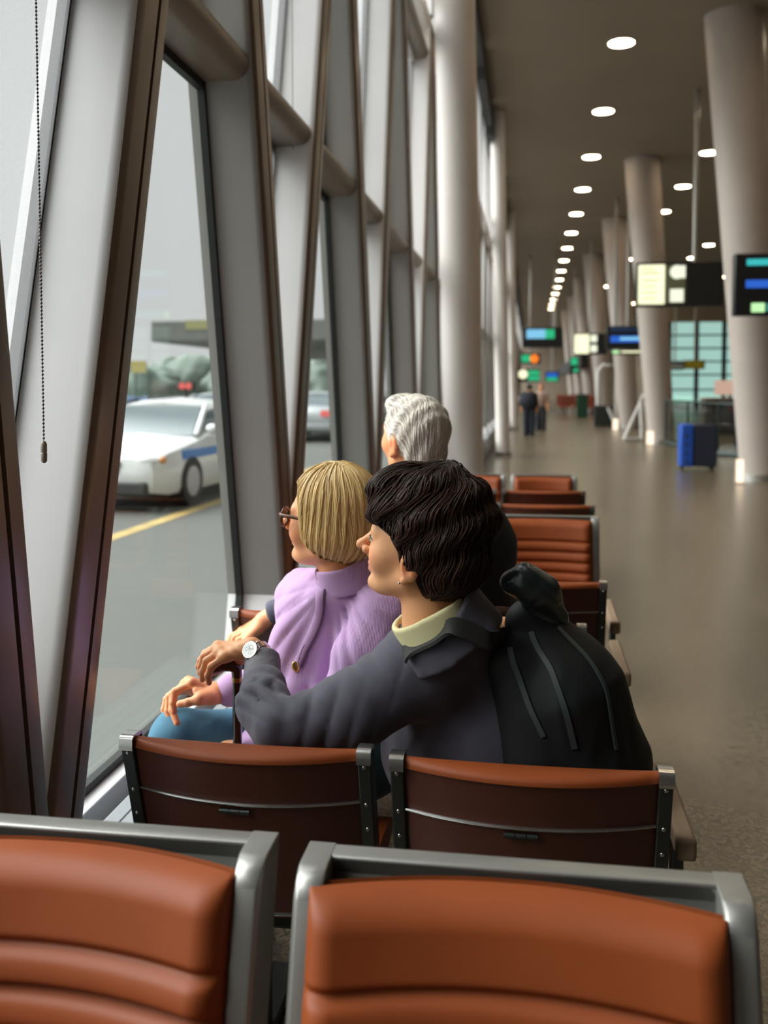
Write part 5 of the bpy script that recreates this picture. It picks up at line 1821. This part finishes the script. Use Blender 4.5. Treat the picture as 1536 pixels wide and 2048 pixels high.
# backpack
t = thing('backpack', 'black backpack worn on the back of the dark-haired woman', 'backpack', (0.10, 1.98, 0.62))
packm = mat('black_pack_fabric', (0.009, 0.010, 0.011), 0.65, spec=0.3, bump=(300, 0.2, 3), wrinkle=(8, 0.014, (1.3, 1, 0.6)))
leatm = mat('green_black_leather', (0.022, 0.034, 0.034), 0.30, spec=0.6, bump=(60, 0.25, 4), wrinkle=(22, 0.008))
pk = [U(1070, 1248, Y=2.00), U(1125, 1385, Y=1.985), U(1160, 1525, Y=2.005)]


def pack(P):
    d = sd_chain(P, pk, [0.060, 0.118, 0.148], 0.05)
    d = smin(d, sd_cone(P, U(1020, 1330, Y=1.93), U(1075, 1500, Y=1.93), 0.05, 0.075), 0.03)
    d = d + 0.006 * np.sin((P @ A3(0.8, 0.3, 0.35)) * 40 + wob(P, 10, 2)) * 0.7 + 0.0025 * wob(P, 34, 5)
    return smax(d, -(P[:, 2] - 0.60), 0.02)


sdf_obj('pouch', pack, *bounds(pk, 0.19), 0.010, packm, t)
rl = [U(1020, 1168, Y=1.95), U(1048, 1164, Y=1.95), U(1078, 1184, Y=1.97), U(1095, 1235, Y=2.0)]
def roll(P):
    d = sd_chain(P, rl, [0.020, 0.030, 0.036, 0.042], 0.03)
    return d + 0.0022 * ridge((P @ A3(0.55, 0.2, 0.8)) * 75 + 1.2 * wob(P, 30, 3)) + 0.0012 * wob(P, 90, 1)
sdf_obj('top_roll', roll, *bounds(rl, 0.05), 0.005, leatm, t)
strapm = mat('strap_webbing', (0.022, 0.022, 0.020), 0.8)
jc1 = lambda P: smin(jacket1(P), collar_j(P), 0.02)
ribbon('shoulder_strap', jc1, [U(800, 1300, Y=1.85), U(818, 1272, Y=1.84), U(856, 1256, Y=1.83), U(905, 1252, Y=1.83), U(955, 1268, Y=1.84), U(1000, 1300, Y=1.86), U(1030, 1330, Y=1.87)], 0.040, 0.005, strapm, t, 0.004)
zipm = mat('zip_tape', (0.035, 0.048, 0.047), 0.5)
ribbon('zip', pack, [U(1008, 1268, Y=1.86), U(1028, 1330, Y=1.86), U(1052, 1410, Y=1.85), U(1085, 1480, Y=1.84)], 0.012, 0.003, zipm, t, 0.001)
ribbon('zip', pack, [U(1072, 1250, Y=1.9), U(1098, 1330, Y=1.87), U(1130, 1420, Y=1.85), U(1150, 1500, Y=1.85)], 0.012, 0.003, zipm, t, 0.001)
ribbon('piping', pack, [U(1120, 1250, Y=1.95), U(1165, 1330, Y=1.93), U(1210, 1420, Y=1.9), U(1240, 1500, Y=1.88)], 0.008, 0.003, zipm, t, 0.001)

# ============================================================ blonde woman in the lilac shirt
W2 = thing('person', 'blonde woman in a lilac shirt and glasses seated facing the window', 'person', (-0.50, 2.28, 0))
H2 = Head(U(660, 1066, Y=2.25), math.radians(13), math.radians(4), 1.04, nose=0.95)
shirt = mat('lilac_shirt', (0.56, 0.35, 0.62), 0.85, sheen=0.2, vary=(12, 0.05), wave=(95, 0.35, 'X'), wrinkle=(8, 0.009, (1.6, 1.2, 0.55)))
pl2 = mat('placket_edge', (0.10, 0.055, 0.10), 0.9)
NB = U(672, 1165, Y=2.29)
SL = U(768, 1222, Y=2.20)
SR = U(612, 1192, Y=2.38)
EL2 = U(700, 1385, Y=2.12)
ER2 = U(575, 1345, Y=2.42)


PLK = [U(638, 1160, Y=2.15), U(640, 1185, Y=2.15), U(636, 1225, Y=2.14), U(625, 1262, Y=2.14), U(607, 1300, Y=2.14), U(592, 1335, Y=2.14)]


def shirt2(P, base=False):
    d = sd_ell(P, U(655, 1330, Y=2.30), (0.150, 0.125, 0.235))
    d = smin(d, sd_chain(P, [SL, U(690, 1212, Y=2.28), SR], [0.070, 0.058, 0.066], 0.03), 0.07)
    d = smin(d, sd_ell(P, U(615, 1420, Y=2.28), (0.160, 0.14, 0.14)), 0.06)
    d = smin(d, sd_ell(P, U(688, 1200, Y=2.27), (0.088, 0.072, 0.050)), 0.04)
    d = smin(d, sd_ell(P, U(670, 1192, Y=2.215), (0.060, 0.045, 0.036)), 0.03)
    d = smin(d, sd_chain(P, [SL, U(735, 1310, Y=2.14), EL2], [0.072, 0.066, 0.058], 0.03), 0.02)
    d = smin(d, sd_chain(P, [EL2, U(600, 1470, Y=2.16), U(505, 1492, Y=2.20)], [0.058, 0.050, 0.040], 0.02), 0.015)
    d = smin(d, sd_chain(P, [SR, ER2, U(515, 1372, Y=2.33), U(462, 1380, Y=2.265)], [0.064, 0.055, 0.046, 0.040], 0.02), 0.03)
    # drapes falling from the collar and shoulders towards the lap
    v = P - U(680, 1150, Y=2.24)
    ang = np.arctan2(v[:, 0], -v[:, 2])
    rr_ = np.linalg.norm(v, axis=1)
    calm = np.clip((sd_chain(P, PLK, [0.0] * len(PLK)) - 0.016) / 0.03, 0, 1)
    if base:
        return d - 0.001
    d = d + calm * (0.0046 * np.clip(0.45 + 0.8 * wob(P, 13, 0), 0, 1) * ridge(ang * 14 + 1.6 * wob(P, 9, 3)) + 0.0048 * ridge(ang * 6 + 1.2 * wob(P, 8, 5))) * np.clip(rr_ / 0.20, 0, 1) * np.exp(-(rr_ / 0.36) ** 4)
    el = np.linalg.norm(P - EL2, axis=1)
    d = d + 0.0055 * np.clip(0.5 + 0.7 * wob(P, 18, 4), 0, 1) * ridge(((P - EL2) @ A3(0.7, 0.2, 0.75)) * 75 + 1.2 * wob(P, 18, 1)) * np.exp(-(el / 0.13) ** 2)
    return d + calm * (0.003 * wob(P, 30, 2) + 0.0012 * wob(P, 85, 4))


PLK = [q for q in on_surface(lambda P: shirt2(P, True), PLK, 0.0)]
sb = lambda P: shirt2(P, True)
lo, hi = bounds([SL, SR, EL2, U(440, 1390, Y=2.27), U(500, 1510, Y=2.2), U(640, 1500, Y=2.35), ER2], 0.12)
sdf_obj('shirt', shirt2, lo, hi, 0.007, shirt, W2)
NC2 = U(690, 1142, Y=2.240); NN2 = A3(-0.22, -0.06, 0.97)
def collar2(P):
    d = ring_sdf(P, NC2, NN2, 0.0735, 0.068, -0.045, 0.020, 0.0048, (1, 0.2, 0), 0.012) + 0.001 * wob(P, 70, 1)
    v = P - U(640, 1158, Y=2.2)
    return smax(d, -(np.abs(v @ A3(0.35, 0.93, 0)) * -1 + 0.0), 0.001) if False else smax(d, -sd_cone(P, U(636, 1140, Y=2.215), U(640, 1165, Y=2.20), 0.014, 0.003), 0.003)
sdf_obj('collar', collar2, NC2 - 0.105, NC2 + 0.105, 0.0045, shirt, W2)
ribbon('placket', sb, [U(638, 1160, Y=2.15), U(640, 1185, Y=2.15), U(636, 1225, Y=2.14), U(625, 1262, Y=2.14), U(607, 1300, Y=2.14), U(592, 1335, Y=2.14)], 0.0045, 0.0012, pl2, W2, 0.0022)
ribbon('placket_band', sb, [U(626, 1165, Y=2.15), U(627, 1195, Y=2.15), U(620, 1235, Y=2.14), U(606, 1275, Y=2.14), U(590, 1310, Y=2.14), U(578, 1330, Y=2.14)], 0.024, 0.0012, shirt, W2, 0.0010)

# right hand on the knee
w2 = [(U(470, 1380, Y=2.27), 0.0270), (U(448, 1386, Y=2.255), 0.0260), (U(432, 1386, Y=2.25), 0.0255)]
m2 = [U(384, 1366, Y=2.225), U(377, 1364, Y=2.250), U(371, 1369, Y=2.275), U(367, 1378, Y=2.297)]
f2 = [[m2[0], U(350, 1383, Y=2.215), U(346, 1405, Y=2.208), U(348, 1423, Y=2.205)],
      [m2[1], U(345, 1388, Y=2.240), U(344, 1420, Y=2.225), U(354, 1446, Y=2.212)],
      [m2[2], U(338, 1393, Y=2.268), U(335, 1422, Y=2.255), U(342, 1448, Y=2.245)],
      [m2[3], U(333, 1398, Y=2.292), U(328, 1418, Y=2.285), U(329, 1435, Y=2.28)],
      [U(425, 1396, Y=2.22), U(400, 1398, Y=2.195), U(376, 1405, Y=2.190), U(360, 1408, Y=2.190)]]
fr2 = [0.0092, 0.0095, 0.0090, 0.0080, 0.0112]
hs2 = hand_sdf(w2, 0.027, m2, f2, fr2, 0.0135)
allp = [p for p, _ in w2] + m2 + [q for f in f2 for q in f]
Vh, Fh = surface(hs2, *bounds(allp, 0.036), 0.0032)
Ch = hand_tint(f2, A3(0.1, -0.9, 0.4), fr2)(Vh) * np.array([1.0, 0.86, 0.84])
# left hand low in the lap, only its wrist showing over the seat back
w2l = [(U(500, 1495, Y=2.20), 0.026), (U(455, 1502, Y=2.22), 0.024)]
m2l = [U(420, 1512, Y=2.20), U(418, 1508, Y=2.225), U(420, 1508, Y=2.25), U(424, 1512, Y=2.27)]
f2l = [[m_, m_ + A3(-0.035, 0.0, -0.010), m_ + A3(-0.052, 0.0, -0.03), m_ + A3(-0.055, 0, -0.045)] for m_ in m2l] + [[U(465, 1515, Y=2.2), U(440, 1525, Y=2.18), U(425, 1530, Y=2.175)]]
hs2l = hand_sdf(w2l, 0.026, m2l, f2l, [0.009] * 4 + [0.0105])
Vl, Fl = surface(hs2l, *bounds([p for p, _ in w2l] + m2l + [q for f in f2l for q in f], 0.036), 0.005)
Vk, Fk = surface(H2.skin, *bounds([H2.w(0.12, 0, 0), H2.w(-0.11, 0.09, 0), H2.w(-0.11, -0.09, 0), H2.w(0, 0, 0.145), H2.w(-0.05, 0, -0.16)], 0.03), 0.0045)
core = lambda P: smin(sd_chain(P, [H2.w(-0.05, 0, -0.15), U(660, 1330, Y=2.30), A3(-0.46, 2.28, 0.60)], [0.052, 0.09, 0.10], 0.05),
                      np.minimum(sd_chain(P, [U(670, 1230, Y=2.29), SL, EL2, U(560, 1480, Y=2.18), w2l[0][0]], [0.05, 0.040, 0.034, 0.030, 0.026], 0.02),
                                 sd_chain(P, [U(670, 1230, Y=2.29), SR, ER2, U(515, 1372, Y=2.33), w2[0][0]], [0.05, 0.040, 0.034, 0.030, 0.026], 0.02)), 0.02)
Vc, Fc = surface(core, *bounds([H2.w(-0.05, 0, -0.15), SL, SR, ER2, EL2, w2[0][0], w2l[0][0], A3(-0.46, 2.28, 0.60)], 0.12), 0.016, 0)
V, Fm, C = merge([(Vk, Fk, H2.tint(Vk) * np.array([1.05, 0.98, 0.95])), (Vh, Fh, Ch), (Vl, Fl, None), (Vc, Fc, None)])
link_mesh('body', V, Fm, skinm, W2, smooth=180, colors=C)
eyes(H2, W2)

jeanm = mat('blue_jeans', (0.050, 0.15, 0.23), 0.85, bump=(700, 0.2, 2), vary=(10, 0.18), wrinkle=(10, 0.010))
simple_legs(W2, A3(-0.42, 2.25, 0.56), A3(-0.46, 2.42, 0.56), U(450, 1560, Y=2.18), U(356, 1482, Y=2.27), A3(-0.74, 2.20, 0.12), A3(-0.80, 2.36, 0.10), (-1, 0.6, 0), jeanm, shoem,
            r=(0.094, 0.074, 0.05), folds=0.009, h=0.010, name='jeans')

bhair = mat('blonde_hair', (0.90, 0.67, 0.32), 0.36, spec=0.5, attr='tint')
EU2 = np.array([-0.12, -0.06, -0.050, -0.042, -0.032, -0.022, -0.009, 0.014, 0.041, 0.083, 0.112, 0.130, 0.2])
EF2 = np.array([-0.20, -0.080, -0.050, -0.016, 0.004, 0.018, 0.034, 0.040, 0.046, 0.053, 0.064, 0.13, 0.3])


def hair2(P):
    Q = H2.loc(P)
    d = sd_ell(Q, A3(-0.012, 0, 0.062), (0.110, 0.098, 0.108))
    d = smin(d, sd_ell(Q, A3(-0.026, 0, -0.005), (0.088, 0.100, 0.062)), 0.04)
    d = d + 0.0010 * np.sin(np.arctan2(Q[:, 1], Q[:, 0] + 0.01) * 34 + wob(Q, 20, 1)) + 0.0018 * wob(Q, 32, 2)
    cut = (Q[:, 0] - np.interp(Q[:, 2], EU2, EF2)) * 0.8
    d = smax(d, cut, 0.010)
    return d * H2.s


hb = bounds([H2.w(0.115, 0.105, 0.175), H2.w(-0.125, -0.105, -0.07), H2.w(-0.125, 0.105, 0.17), H2.w(0.11, -0.105, -0.07)], 0.02)
V, Fq = surface(hair2, *hb, 0.006)
HR2 = link_mesh('hair', V, Fq, bhair, W2, smooth=180, colors=np.full((len(V), 3), 0.92))


def dir2(P, t):
    Q = H2.loc(P)
    r = Q - A3(0.0, -0.01, 0.172)
    r /= np.linalg.norm(r, axis=1)[:, None] + 1e-9
    D = r * 0.9 + A3(-0.05, 0, -0.75)
    low = np.clip((0.02 - Q[:, 2]) / 0.06, 0, 1)
    D[:, 0] += low * 0.55 + 0.10 * np.sin(Q[:, 2] * 50 + Q[:, 0] * 40)
    return D @ H2.M.T


pick = RNG.choice(len(V), 2600, replace=False)
strands('hair_locks', hair2, V[pick], dir2, 16, 0.0068, (0.0004, 0.0013), (0.0003, 0.0030), bhair, HR2,
        lambda p, r: np.array([1.0, 0.95, 0.86]) * r.uniform(0.84, 1.10), RNG, jitter=0.10)

# tortoiseshell glasses
tort = mat('tortoiseshell', (0.11, 0.030, 0.006), 0.3, spec=0.3, vary=(120, 0.8))
t = thing('eyeglasses', 'tortoiseshell glasses on the face of the blonde woman', 'glasses', H2.w(0.105, 0, 0.034))
for s in (1, -1):
    pts = [H2.w(0.108 - 0.010 * abs(math.cos(a_) * 0.026 + 0.033) / 0.06, s * (0.034 + 0.026 * math.cos(a_)), 0.031 + 0.021 * math.sin(a_)) for a_ in np.linspace(0, 2 * math.pi, 33)]
    MB().tube(pts, 0.0040, 8, cap=False).build('rim', tort, t, smooth=60)
    lm = MB()
    lm.v = [tuple(p) for p in pts[:-1]]; lm.f = [tuple(range(32))]
    lm.build('lens', glass_mat('lens_glass', (0.93, 0.90, 0.84), 0.06) if 'lens_glass' not in MATS else MATS['lens_glass'], t, smooth=None)
    MB().tube([H2.w(0.1005, s * 0.060, 0.040), H2.w(0.092, s * 0.0715, 0.040), H2.w(0.05, s * 0.077, 0.039), H2.w(-0.01, s * 0.080, 0.034)], [0.0058, 0.0050, 0.0042, 0.0032], 8).build('temple', tort, t, smooth=60)
MB().tube([H2.w(0.1065, 0.009, 0.036), H2.w(0.110, 0, 0.039), H2.w(0.1065, -0.009, 0.036)], 0.0026, 8).build('bridge', tort, t)

# gold pendant at the shirt front
gp = on_surface(shirt2, U(574, 1338, Y=2.14), 0.004)[0]
t = thing('pendant', 'small gold pendant hanging at the front of the lilac shirt', 'pendant', gp)
pf = lambda P: sd_ell(P, gp, (0.009, 0.006, 0.014)) + 0.0016 * wob(P, 320, 2)
sdf_obj('charm', pf, gp - 0.02, gp + 0.02, 0.0016, mat('gold', (0.72, 0.50, 0.16), 0.3, metal=0.9), t)
MB().tube([gp + A3(0.006, -0.002, 0.012), gp + A3(0.012, -0.002, 0.03), gp + A3(0.022, 0.0, 0.055)], 0.0010, 6).build('cord', pl2, t)

# ============================================================ white-haired man behind them
W3 = thing('person', 'white-haired man in a dark jacket looking out, his hand on a seat back', 'person', (-0.2, 3.0, 0))
H3 = Head(U(826, 893, Y=2.78), math.radians(44), math.radians(5), 1.03, ear_u=-0.004, male=True)
jack3 = mat('black_jacket', (0.014, 0.014, 0.018), 0.85, bump=(500, 0.2, 2))


def jacket3(P):
    d = sd_chain(P, [U(915, 1003, Y=2.88), U(925, 1085, Y=2.93), U(925, 1250, Y=3.04), A3(-0.20, 3.10, 0.64)], [0.086, 0.155, 0.175, 0.16], 0.05)
    d = smin(d, sd_ell(P, U(840, 1050, Y=2.88), (0.14, 0.10, 0.10)), 0.06)
    d = smin(d, sd_ell(P, H3.w(-0.075, 0, -0.185), (0.125, 0.115, 0.075)), 0.05)
    return d + 0.004 * wob(P, 22, 1)


sdf_obj('jacket', jacket3, *bounds([U(915, 1003, Y=2.88), A3(-0.20, 3.1, 0.60), U(760, 1050, Y=2.85), U(1040, 1200, Y=3.0)], 0.2), 0.016, jack3, W3)
NC3 = H3.w(-0.052, 0, -0.135)
sdf_obj('collar', lambda P: ring_sdf(P, NC3, H3.M @ A3(0.2, 0, 0.98), 0.076, 0.070, -0.06, 0.012, 0.005), NC3 - 0.11, NC3 + 0.11, 0.006, mat('grey_shirt', (0.30, 0.31, 0.36), 0.85), W3)
slm = mat('grey_violet_sleeve', (0.085, 0.080, 0.115), 0.85, bump=(600, 0.2, 2))
sl3 = [U(800, 1075, Y=2.80), U(690, 1200, Y=2.82), U(548, 1224, Y=2.79)]
def sleeve3(P):
    d = sd_chain(P, sl3, [0.075, 0.055, 0.036], 0.03)
    return smax(d + 0.003 * wob(P, 50, 2), -((P - U(540, 1228, Y=2.79)) @ A3(0.93, 0, 0.35)), 0.004)
sdf_obj('sleeve', sleeve3, *bounds(sl3, 0.09), 0.009, slm, W3)
w3 = [(U(575, 1222, Y=2.80), 0.026), (U(545, 1230, Y=2.79), 0.0265), (U(528, 1240, Y=2.79), 0.026)]
m3 = [U(482, 1262, Y=2.83), U(484, 1262, Y=2.805), U(489, 1265, Y=2.78), U(497, 1270, Y=2.76)]
f3 = [[m_, m_ + A3(-0.030, -0.005, -0.016), m_ + A3(-0.040, -0.012, -0.040), m_ + A3(-0.036, -0.014, -0.058)] for m_ in m3] + [[U(520, 1256, Y=2.77), U(505, 1268, Y=2.75), U(490, 1280, Y=2.745)]]
hs3 = hand_sdf(w3, 0.026, m3, f3, [0.0095] * 4 + [0.011])
Vh, Fh = surface(hs3, *bounds([p for p, _ in w3] + m3 + [q for f in f3 for q in f], 0.036), 0.0045)
Vk, Fk = surface(H3.skin, *bounds([H3.w(0.12, 0, 0), H3.w(-0.11, 0.09, 0), H3.w(-0.11, -0.09, 0), H3.w(0, 0, 0.145), H3.w(-0.05, 0, -0.16)], 0.03), 0.005)
cc3 = [H3.w(-0.05, 0, -0.15), U(925, 1100, Y=2.93), A3(-0.20, 3.0, 0.60)]
Vc, Fc = surface(lambda P: smin(sd_chain(P, cc3, [0.058, 0.11, 0.12], 0.05), sd_chain(P, [U(900, 1080, Y=2.90)] + sl3 + [w3[0][0]], [0.06, 0.05, 0.038, 0.027, 0.026], 0.02), 0.03), *bounds(cc3 + sl3 + [w3[0][0]], 0.14), 0.018, 0)
V, Fm, C = merge([(Vk, Fk, H3.tint(Vk) * np.array([1.05, 0.90, 0.86])), (Vh, Fh, np.full((len(Vh), 3), 1.0) * np.array([1.0, 0.86, 0.82])), (Vc, Fc, None)])
link_mesh('body', V, Fm, skinm, W3, smooth=180, colors=C)
whair = mat('white_hair', (0.82, 0.76, 0.69), 0.55, spec=0.35, attr='tint')
EU3 = np.array([-0.12, -0.085, -0.050, -0.020, 0.005, 0.03, 0.06, 0.090, 0.104, 0.112, 0.2])
EF3 = np.array([-0.12, -0.060, -0.040, -0.015, 0.022, 0.040, 0.058, 0.072, 0.090, 0.13, 0.3])


def hair3(P):
    Q = H3.loc(P)
    d = sd_ell(Q, A3(-0.014, 0, 0.054), (0.108, 0.083, 0.096))
    d = smin(d, sd_ell(Q, A3(-0.055, 0, -0.015), (0.055, 0.060, 0.060)), 0.03)
    d = smin(d, sd_ell(Q, A3(0.055, 0, 0.120), (0.042, 0.055, 0.024)), 0.02)
    d = d + 0.0018 * np.sin(Q[:, 0] * 120 + Q[:, 2] * 70 + 1.6 * wob(Q, 26, 2)) + 0.0014 * wob(Q, 60, 1)
    cut = (Q[:, 0] - np.interp(Q[:, 2], EU3, EF3)) * 0.8
    d = smax(d, cut, 0.008)
    Qa = Q.copy(); Qa[:, 1] = np.abs(Qa[:, 1])
    d = smax(d, -sd_ell(Qa, A3(-0.006, 0.085, 0.002), (0.024, 0.02, 0.036)), 0.004)
    return d * H3.s


hb = bounds([H3.w(0.11, 0.09, 0.16), H3.w(-0.125, -0.09, -0.09), H3.w(-0.125, 0.09, 0.16), H3.w(0.11, -0.09, -0.09)], 0.02)
V, Fq = surface(hair3, *hb, 0.0065)
HR3 = link_mesh('hair', V, Fq, whair, W3, smooth=180, colors=np.full((len(V), 3), 0.95))


def dir3(P, t):
    Q = H3.loc(P)
    D = np.tile(A3(-0.8, 0, -0.35), (len(P), 1))
    D[:, 2] += 0.35 * np.sin(Q[:, 0] * 80 + Q[:, 2] * 40)
    back = np.clip((-0.03 - Q[:, 0]) / 0.05, 0, 1)[:, None]
    D = D * (1 - back) + back * A3(-0.1, 0.0, -1.0)
    return D @ H3.M.T


pick = RNG.choice(len(V), 1600, replace=False)
strands('hair_locks', hair3, V[pick], dir3, 9, 0.0062, (0.0004, 0.0013), (0.0003, 0.0022), whair, HR3,
        lambda p, r: np.array([1.0, 0.98, 0.95]) * r.uniform(0.6, 1.3), RNG, jitter=0.25)
simple_legs(W3, A3(-0.28, 3.08, 0.59), A3(-0.12, 3.08, 0.59), A3(-0.30, 3.30, 0.55), A3(-0.14, 3.30, 0.55), A3(-0.30, 3.27, 0.12), A3(-0.14, 3.27, 0.12), (-0.3, -1, 0), trousm, shoem, r=(0.09, 0.065, 0.05), h=0.02)


# ============================================================ distant figures in the hall
def standing(name, label, x, y, h, top, legs, hair, top_len=0.52, skin_t=(1, 1, 1), face=0.0, bulk=1.0, arm=None):
    t = thing('person', label, 'person', (x, y, 0))
    o = A3(x, y, 0)
    s = h / 1.72

    def pt(a, b, c):
        return o + A3(a * math.cos(face) - b * math.sin(face), a * math.sin(face) + b * math.cos(face), c) * s
    body = lambda P: np.minimum(smin(sd_ell(P, pt(0, 0, 1.60), (0.085 * s, 0.10 * s, 0.12 * s)), sd_cone(P, pt(0, 0, 1.5), pt(0, 0, 1.38), 0.05 * s, 0.06 * s), 0.03),
                                np.minimum(sd_cone(P, pt(-0.24, 0.04, 0.9), pt(-0.25, 0.08, 0.78), 0.04 * s, 0.03 * s), sd_cone(P, pt(0.24, 0.04, 0.9), pt(0.25, 0.08, 0.78), 0.04 * s, 0.03 * s)))
    body0 = body
    body = lambda P: smin(body0(P), np.minimum(sd_chain(P, [pt(0, 0, 1.38), pt(-0.19, 0, 1.34), pt(-0.245, -0.02, 1.1), pt(-0.24, 0.04, 0.88)], [0.05] * 4), sd_chain(P, [pt(0, 0, 1.38), pt(0.19, 0, 1.34), pt(0.245, -0.02, 1.1), pt(0.24, 0.04, 0.88)], [0.05] * 4)), 0.02)
    V1, F1 = surface(body, *bounds([pt(-0.3, -0.1, 0.7), pt(0.3, 0.1, 1.75)], 0.15), 0.022)
    link_mesh('body', V1, F1, skinm, t, smooth=180, colors=np.ones((len(V1), 3)))
    tp = lambda P: smin(smin(sd_ell(P, pt(0, 0, 1.15), (0.20 * s * bulk, 0.15 * s * bulk, 0.32 * s)), sd_cone(P, pt(-0.19, 0, 1.38), pt(0.19, 0, 1.38), 0.075 * s, 0.075 * s), 0.08),
                        np.minimum(sd_chain(P, [pt(-0.20, 0, 1.36), pt(-0.25, -0.02, 1.1), pt(-0.24, 0.04, 0.88)], [0.07 * s, 0.06 * s, 0.05 * s], 0.02),
                                   sd_chain(P, [pt(0.20, 0, 1.36), pt(0.25, -0.02, 1.1), pt(0.24, 0.04, 0.88)], [0.07 * s, 0.06 * s, 0.05 * s], 0.02)), 0.03)
    sdf_obj('jacket', tp, *bounds([pt(-0.25, 0, 0.8), pt(0.25, 0, 1.45)], 0.25), 0.026, top, t)
    lg = lambda P: smin(sd_chain(P, [pt(-0.09, 0, 0.88), pt(-0.10, 0.01, 0.48), pt(-0.10, -0.01, 0.06)], [0.115 * s, 0.105 * s, 0.09 * s], 0.02),
                        sd_chain(P, [pt(0.09, 0, 0.88), pt(0.10, 0.01, 0.48), pt(0.10, -0.01, 0.06)], [0.115 * s, 0.105 * s, 0.09 * s], 0.02), 0.03)
    sdf_obj('trousers', lg, *bounds([pt(-0.1, 0, 0.0), pt(0.1, 0, 0.9)], 0.14), 0.024, legs, t)
    for a in (-0.10, 0.10):
        sf = lambda P: smax(sd_cone(P, pt(a, -0.03, 0.05), pt(a, 0.12, 0.04), 0.055 * s, 0.045 * s), -(P[:, 2] - 0.003), 0.004)
        sdf_obj('shoe', sf, *bounds([pt(a, -0.1, 0), pt(a, 0.2, 0.1)], 0.07), 0.022, shoem, t)
    hr = lambda P: smax(sd_ell(P, pt(0, -0.015, 1.635), (0.102 * s, 0.115 * s, 0.118 * s)), ((P - pt(0, 0.06, 1.60)) @ (pt(0, 1, 0) - pt(0, 0, 0))) / s, 0.01)
    sdf_obj('hair', hr, *bounds([pt(-0.1, -0.1, 1.5), pt(0.1, 0.1, 1.78)], 0.06), 0.022, hair, t)
    return t


navyj = mat('navy_coat', (0.010, 0.012, 0.020), 0.85)
c = U(1058, 872, Z=0)
standing('person', 'distant person in a dark coat standing by the window wall', c[0], c[1], 1.50, navyj, mat('navy_trousers', (0.012, 0.016, 0.026), 0.85), mat('black_hair', (0.01, 0.008, 0.007), 0.6), face=0.0, bulk=1.5)
c = U(1075, 862, Z=0)
standing('person', 'distant person with reddish hair and pale top beside the dark-coated one', c[0] + 0.1, c[1], 1.50, mat('pale_top', (0.45, 0.30, 0.24), 0.85), trousm, mat('red_hair', (0.28, 0.07, 0.03), 0.6), face=3.0)


# ------------------------------------------------------------------ names of the fixed setting, each told apart by its place along the hall
def ordinal(n):
    ones = 'zeroth first second third fourth fifth sixth seventh eighth ninth tenth eleventh twelfth thirteenth fourteenth fifteenth sixteenth seventeenth eighteenth nineteenth'.split()
    if n < 20:
        return ones[n]
    tens = {2: 'twent', 3: 'thirt', 4: 'fort', 5: 'fift', 6: 'sixt', 7: 'sevent', 8: 'eight', 9: 'ninet'}[n // 10]
    return tens + 'ieth' if n % 10 == 0 else tens + 'y-' + ones[n % 10]


PLAIN = {'wall_back': 'tan end wall behind the near seats', 'wall_right': 'tan wall on the far right side of the concourse', 'wall_far': 'dim brown wall closing the far end of the concourse',
         'wall_soffit': 'tan wall band above the far glazed wall', 'wall_corner': 'tan wall beside the far glazed wall', 'ground': 'pale paving outside the far glazed wall',
         'trim_recess': 'dark recess between the pale sill and the grey ledge', 'kerb': 'pale concrete kerb across the roadway', 'path_island': 'concrete traffic island beyond the kerb'}
CATS = {'trim': 'window post', 'window': 'window', 'wall': 'wall', 'column': 'column', 'floor': 'floor', 'ceiling': 'ceiling', 'road': 'road', 'ground': 'ground', 'kerb': 'kerb', 'path': 'pavement'}
SPECIAL = {'trim_sill': 'sill', 'trim_ledge': 'ledge', 'trim_gasket': 'gasket', 'trim_recess': 'recess', 'trim_pocket': 'blind pocket', 'trim_900': 'beam', 'road_line': 'road marking', 'path_island': 'traffic island'}
by_label = {}
for o in list(bpy.data.objects):
    if o.parent is None and o.get('kind') == 'structure':
        if not o.get('label'):
            o['label'] = PLAIN.get(o.name, o.name.replace('_', ' ') + ' of the concourse')
        o['category'] = SPECIAL.get(o.name, CATS.get(o.name.split('_')[0].split('.')[0], 'trim'))
        if 'blind box' in o['label']:
            o['category'] = 'blind box'
        by_label.setdefault(o['label'], []).append(o)
for lab, os_ in by_label.items():
    if len(os_) > 1:
        os_.sort(key=lambda o: sum(v.co.y for v in o.data.vertices) / len(o.data.vertices))
        for i, o in enumerate(os_):
            o['label'] = '%s, %s from the near end' % (lab, ordinal(i + 1))
            o['group'] = lab
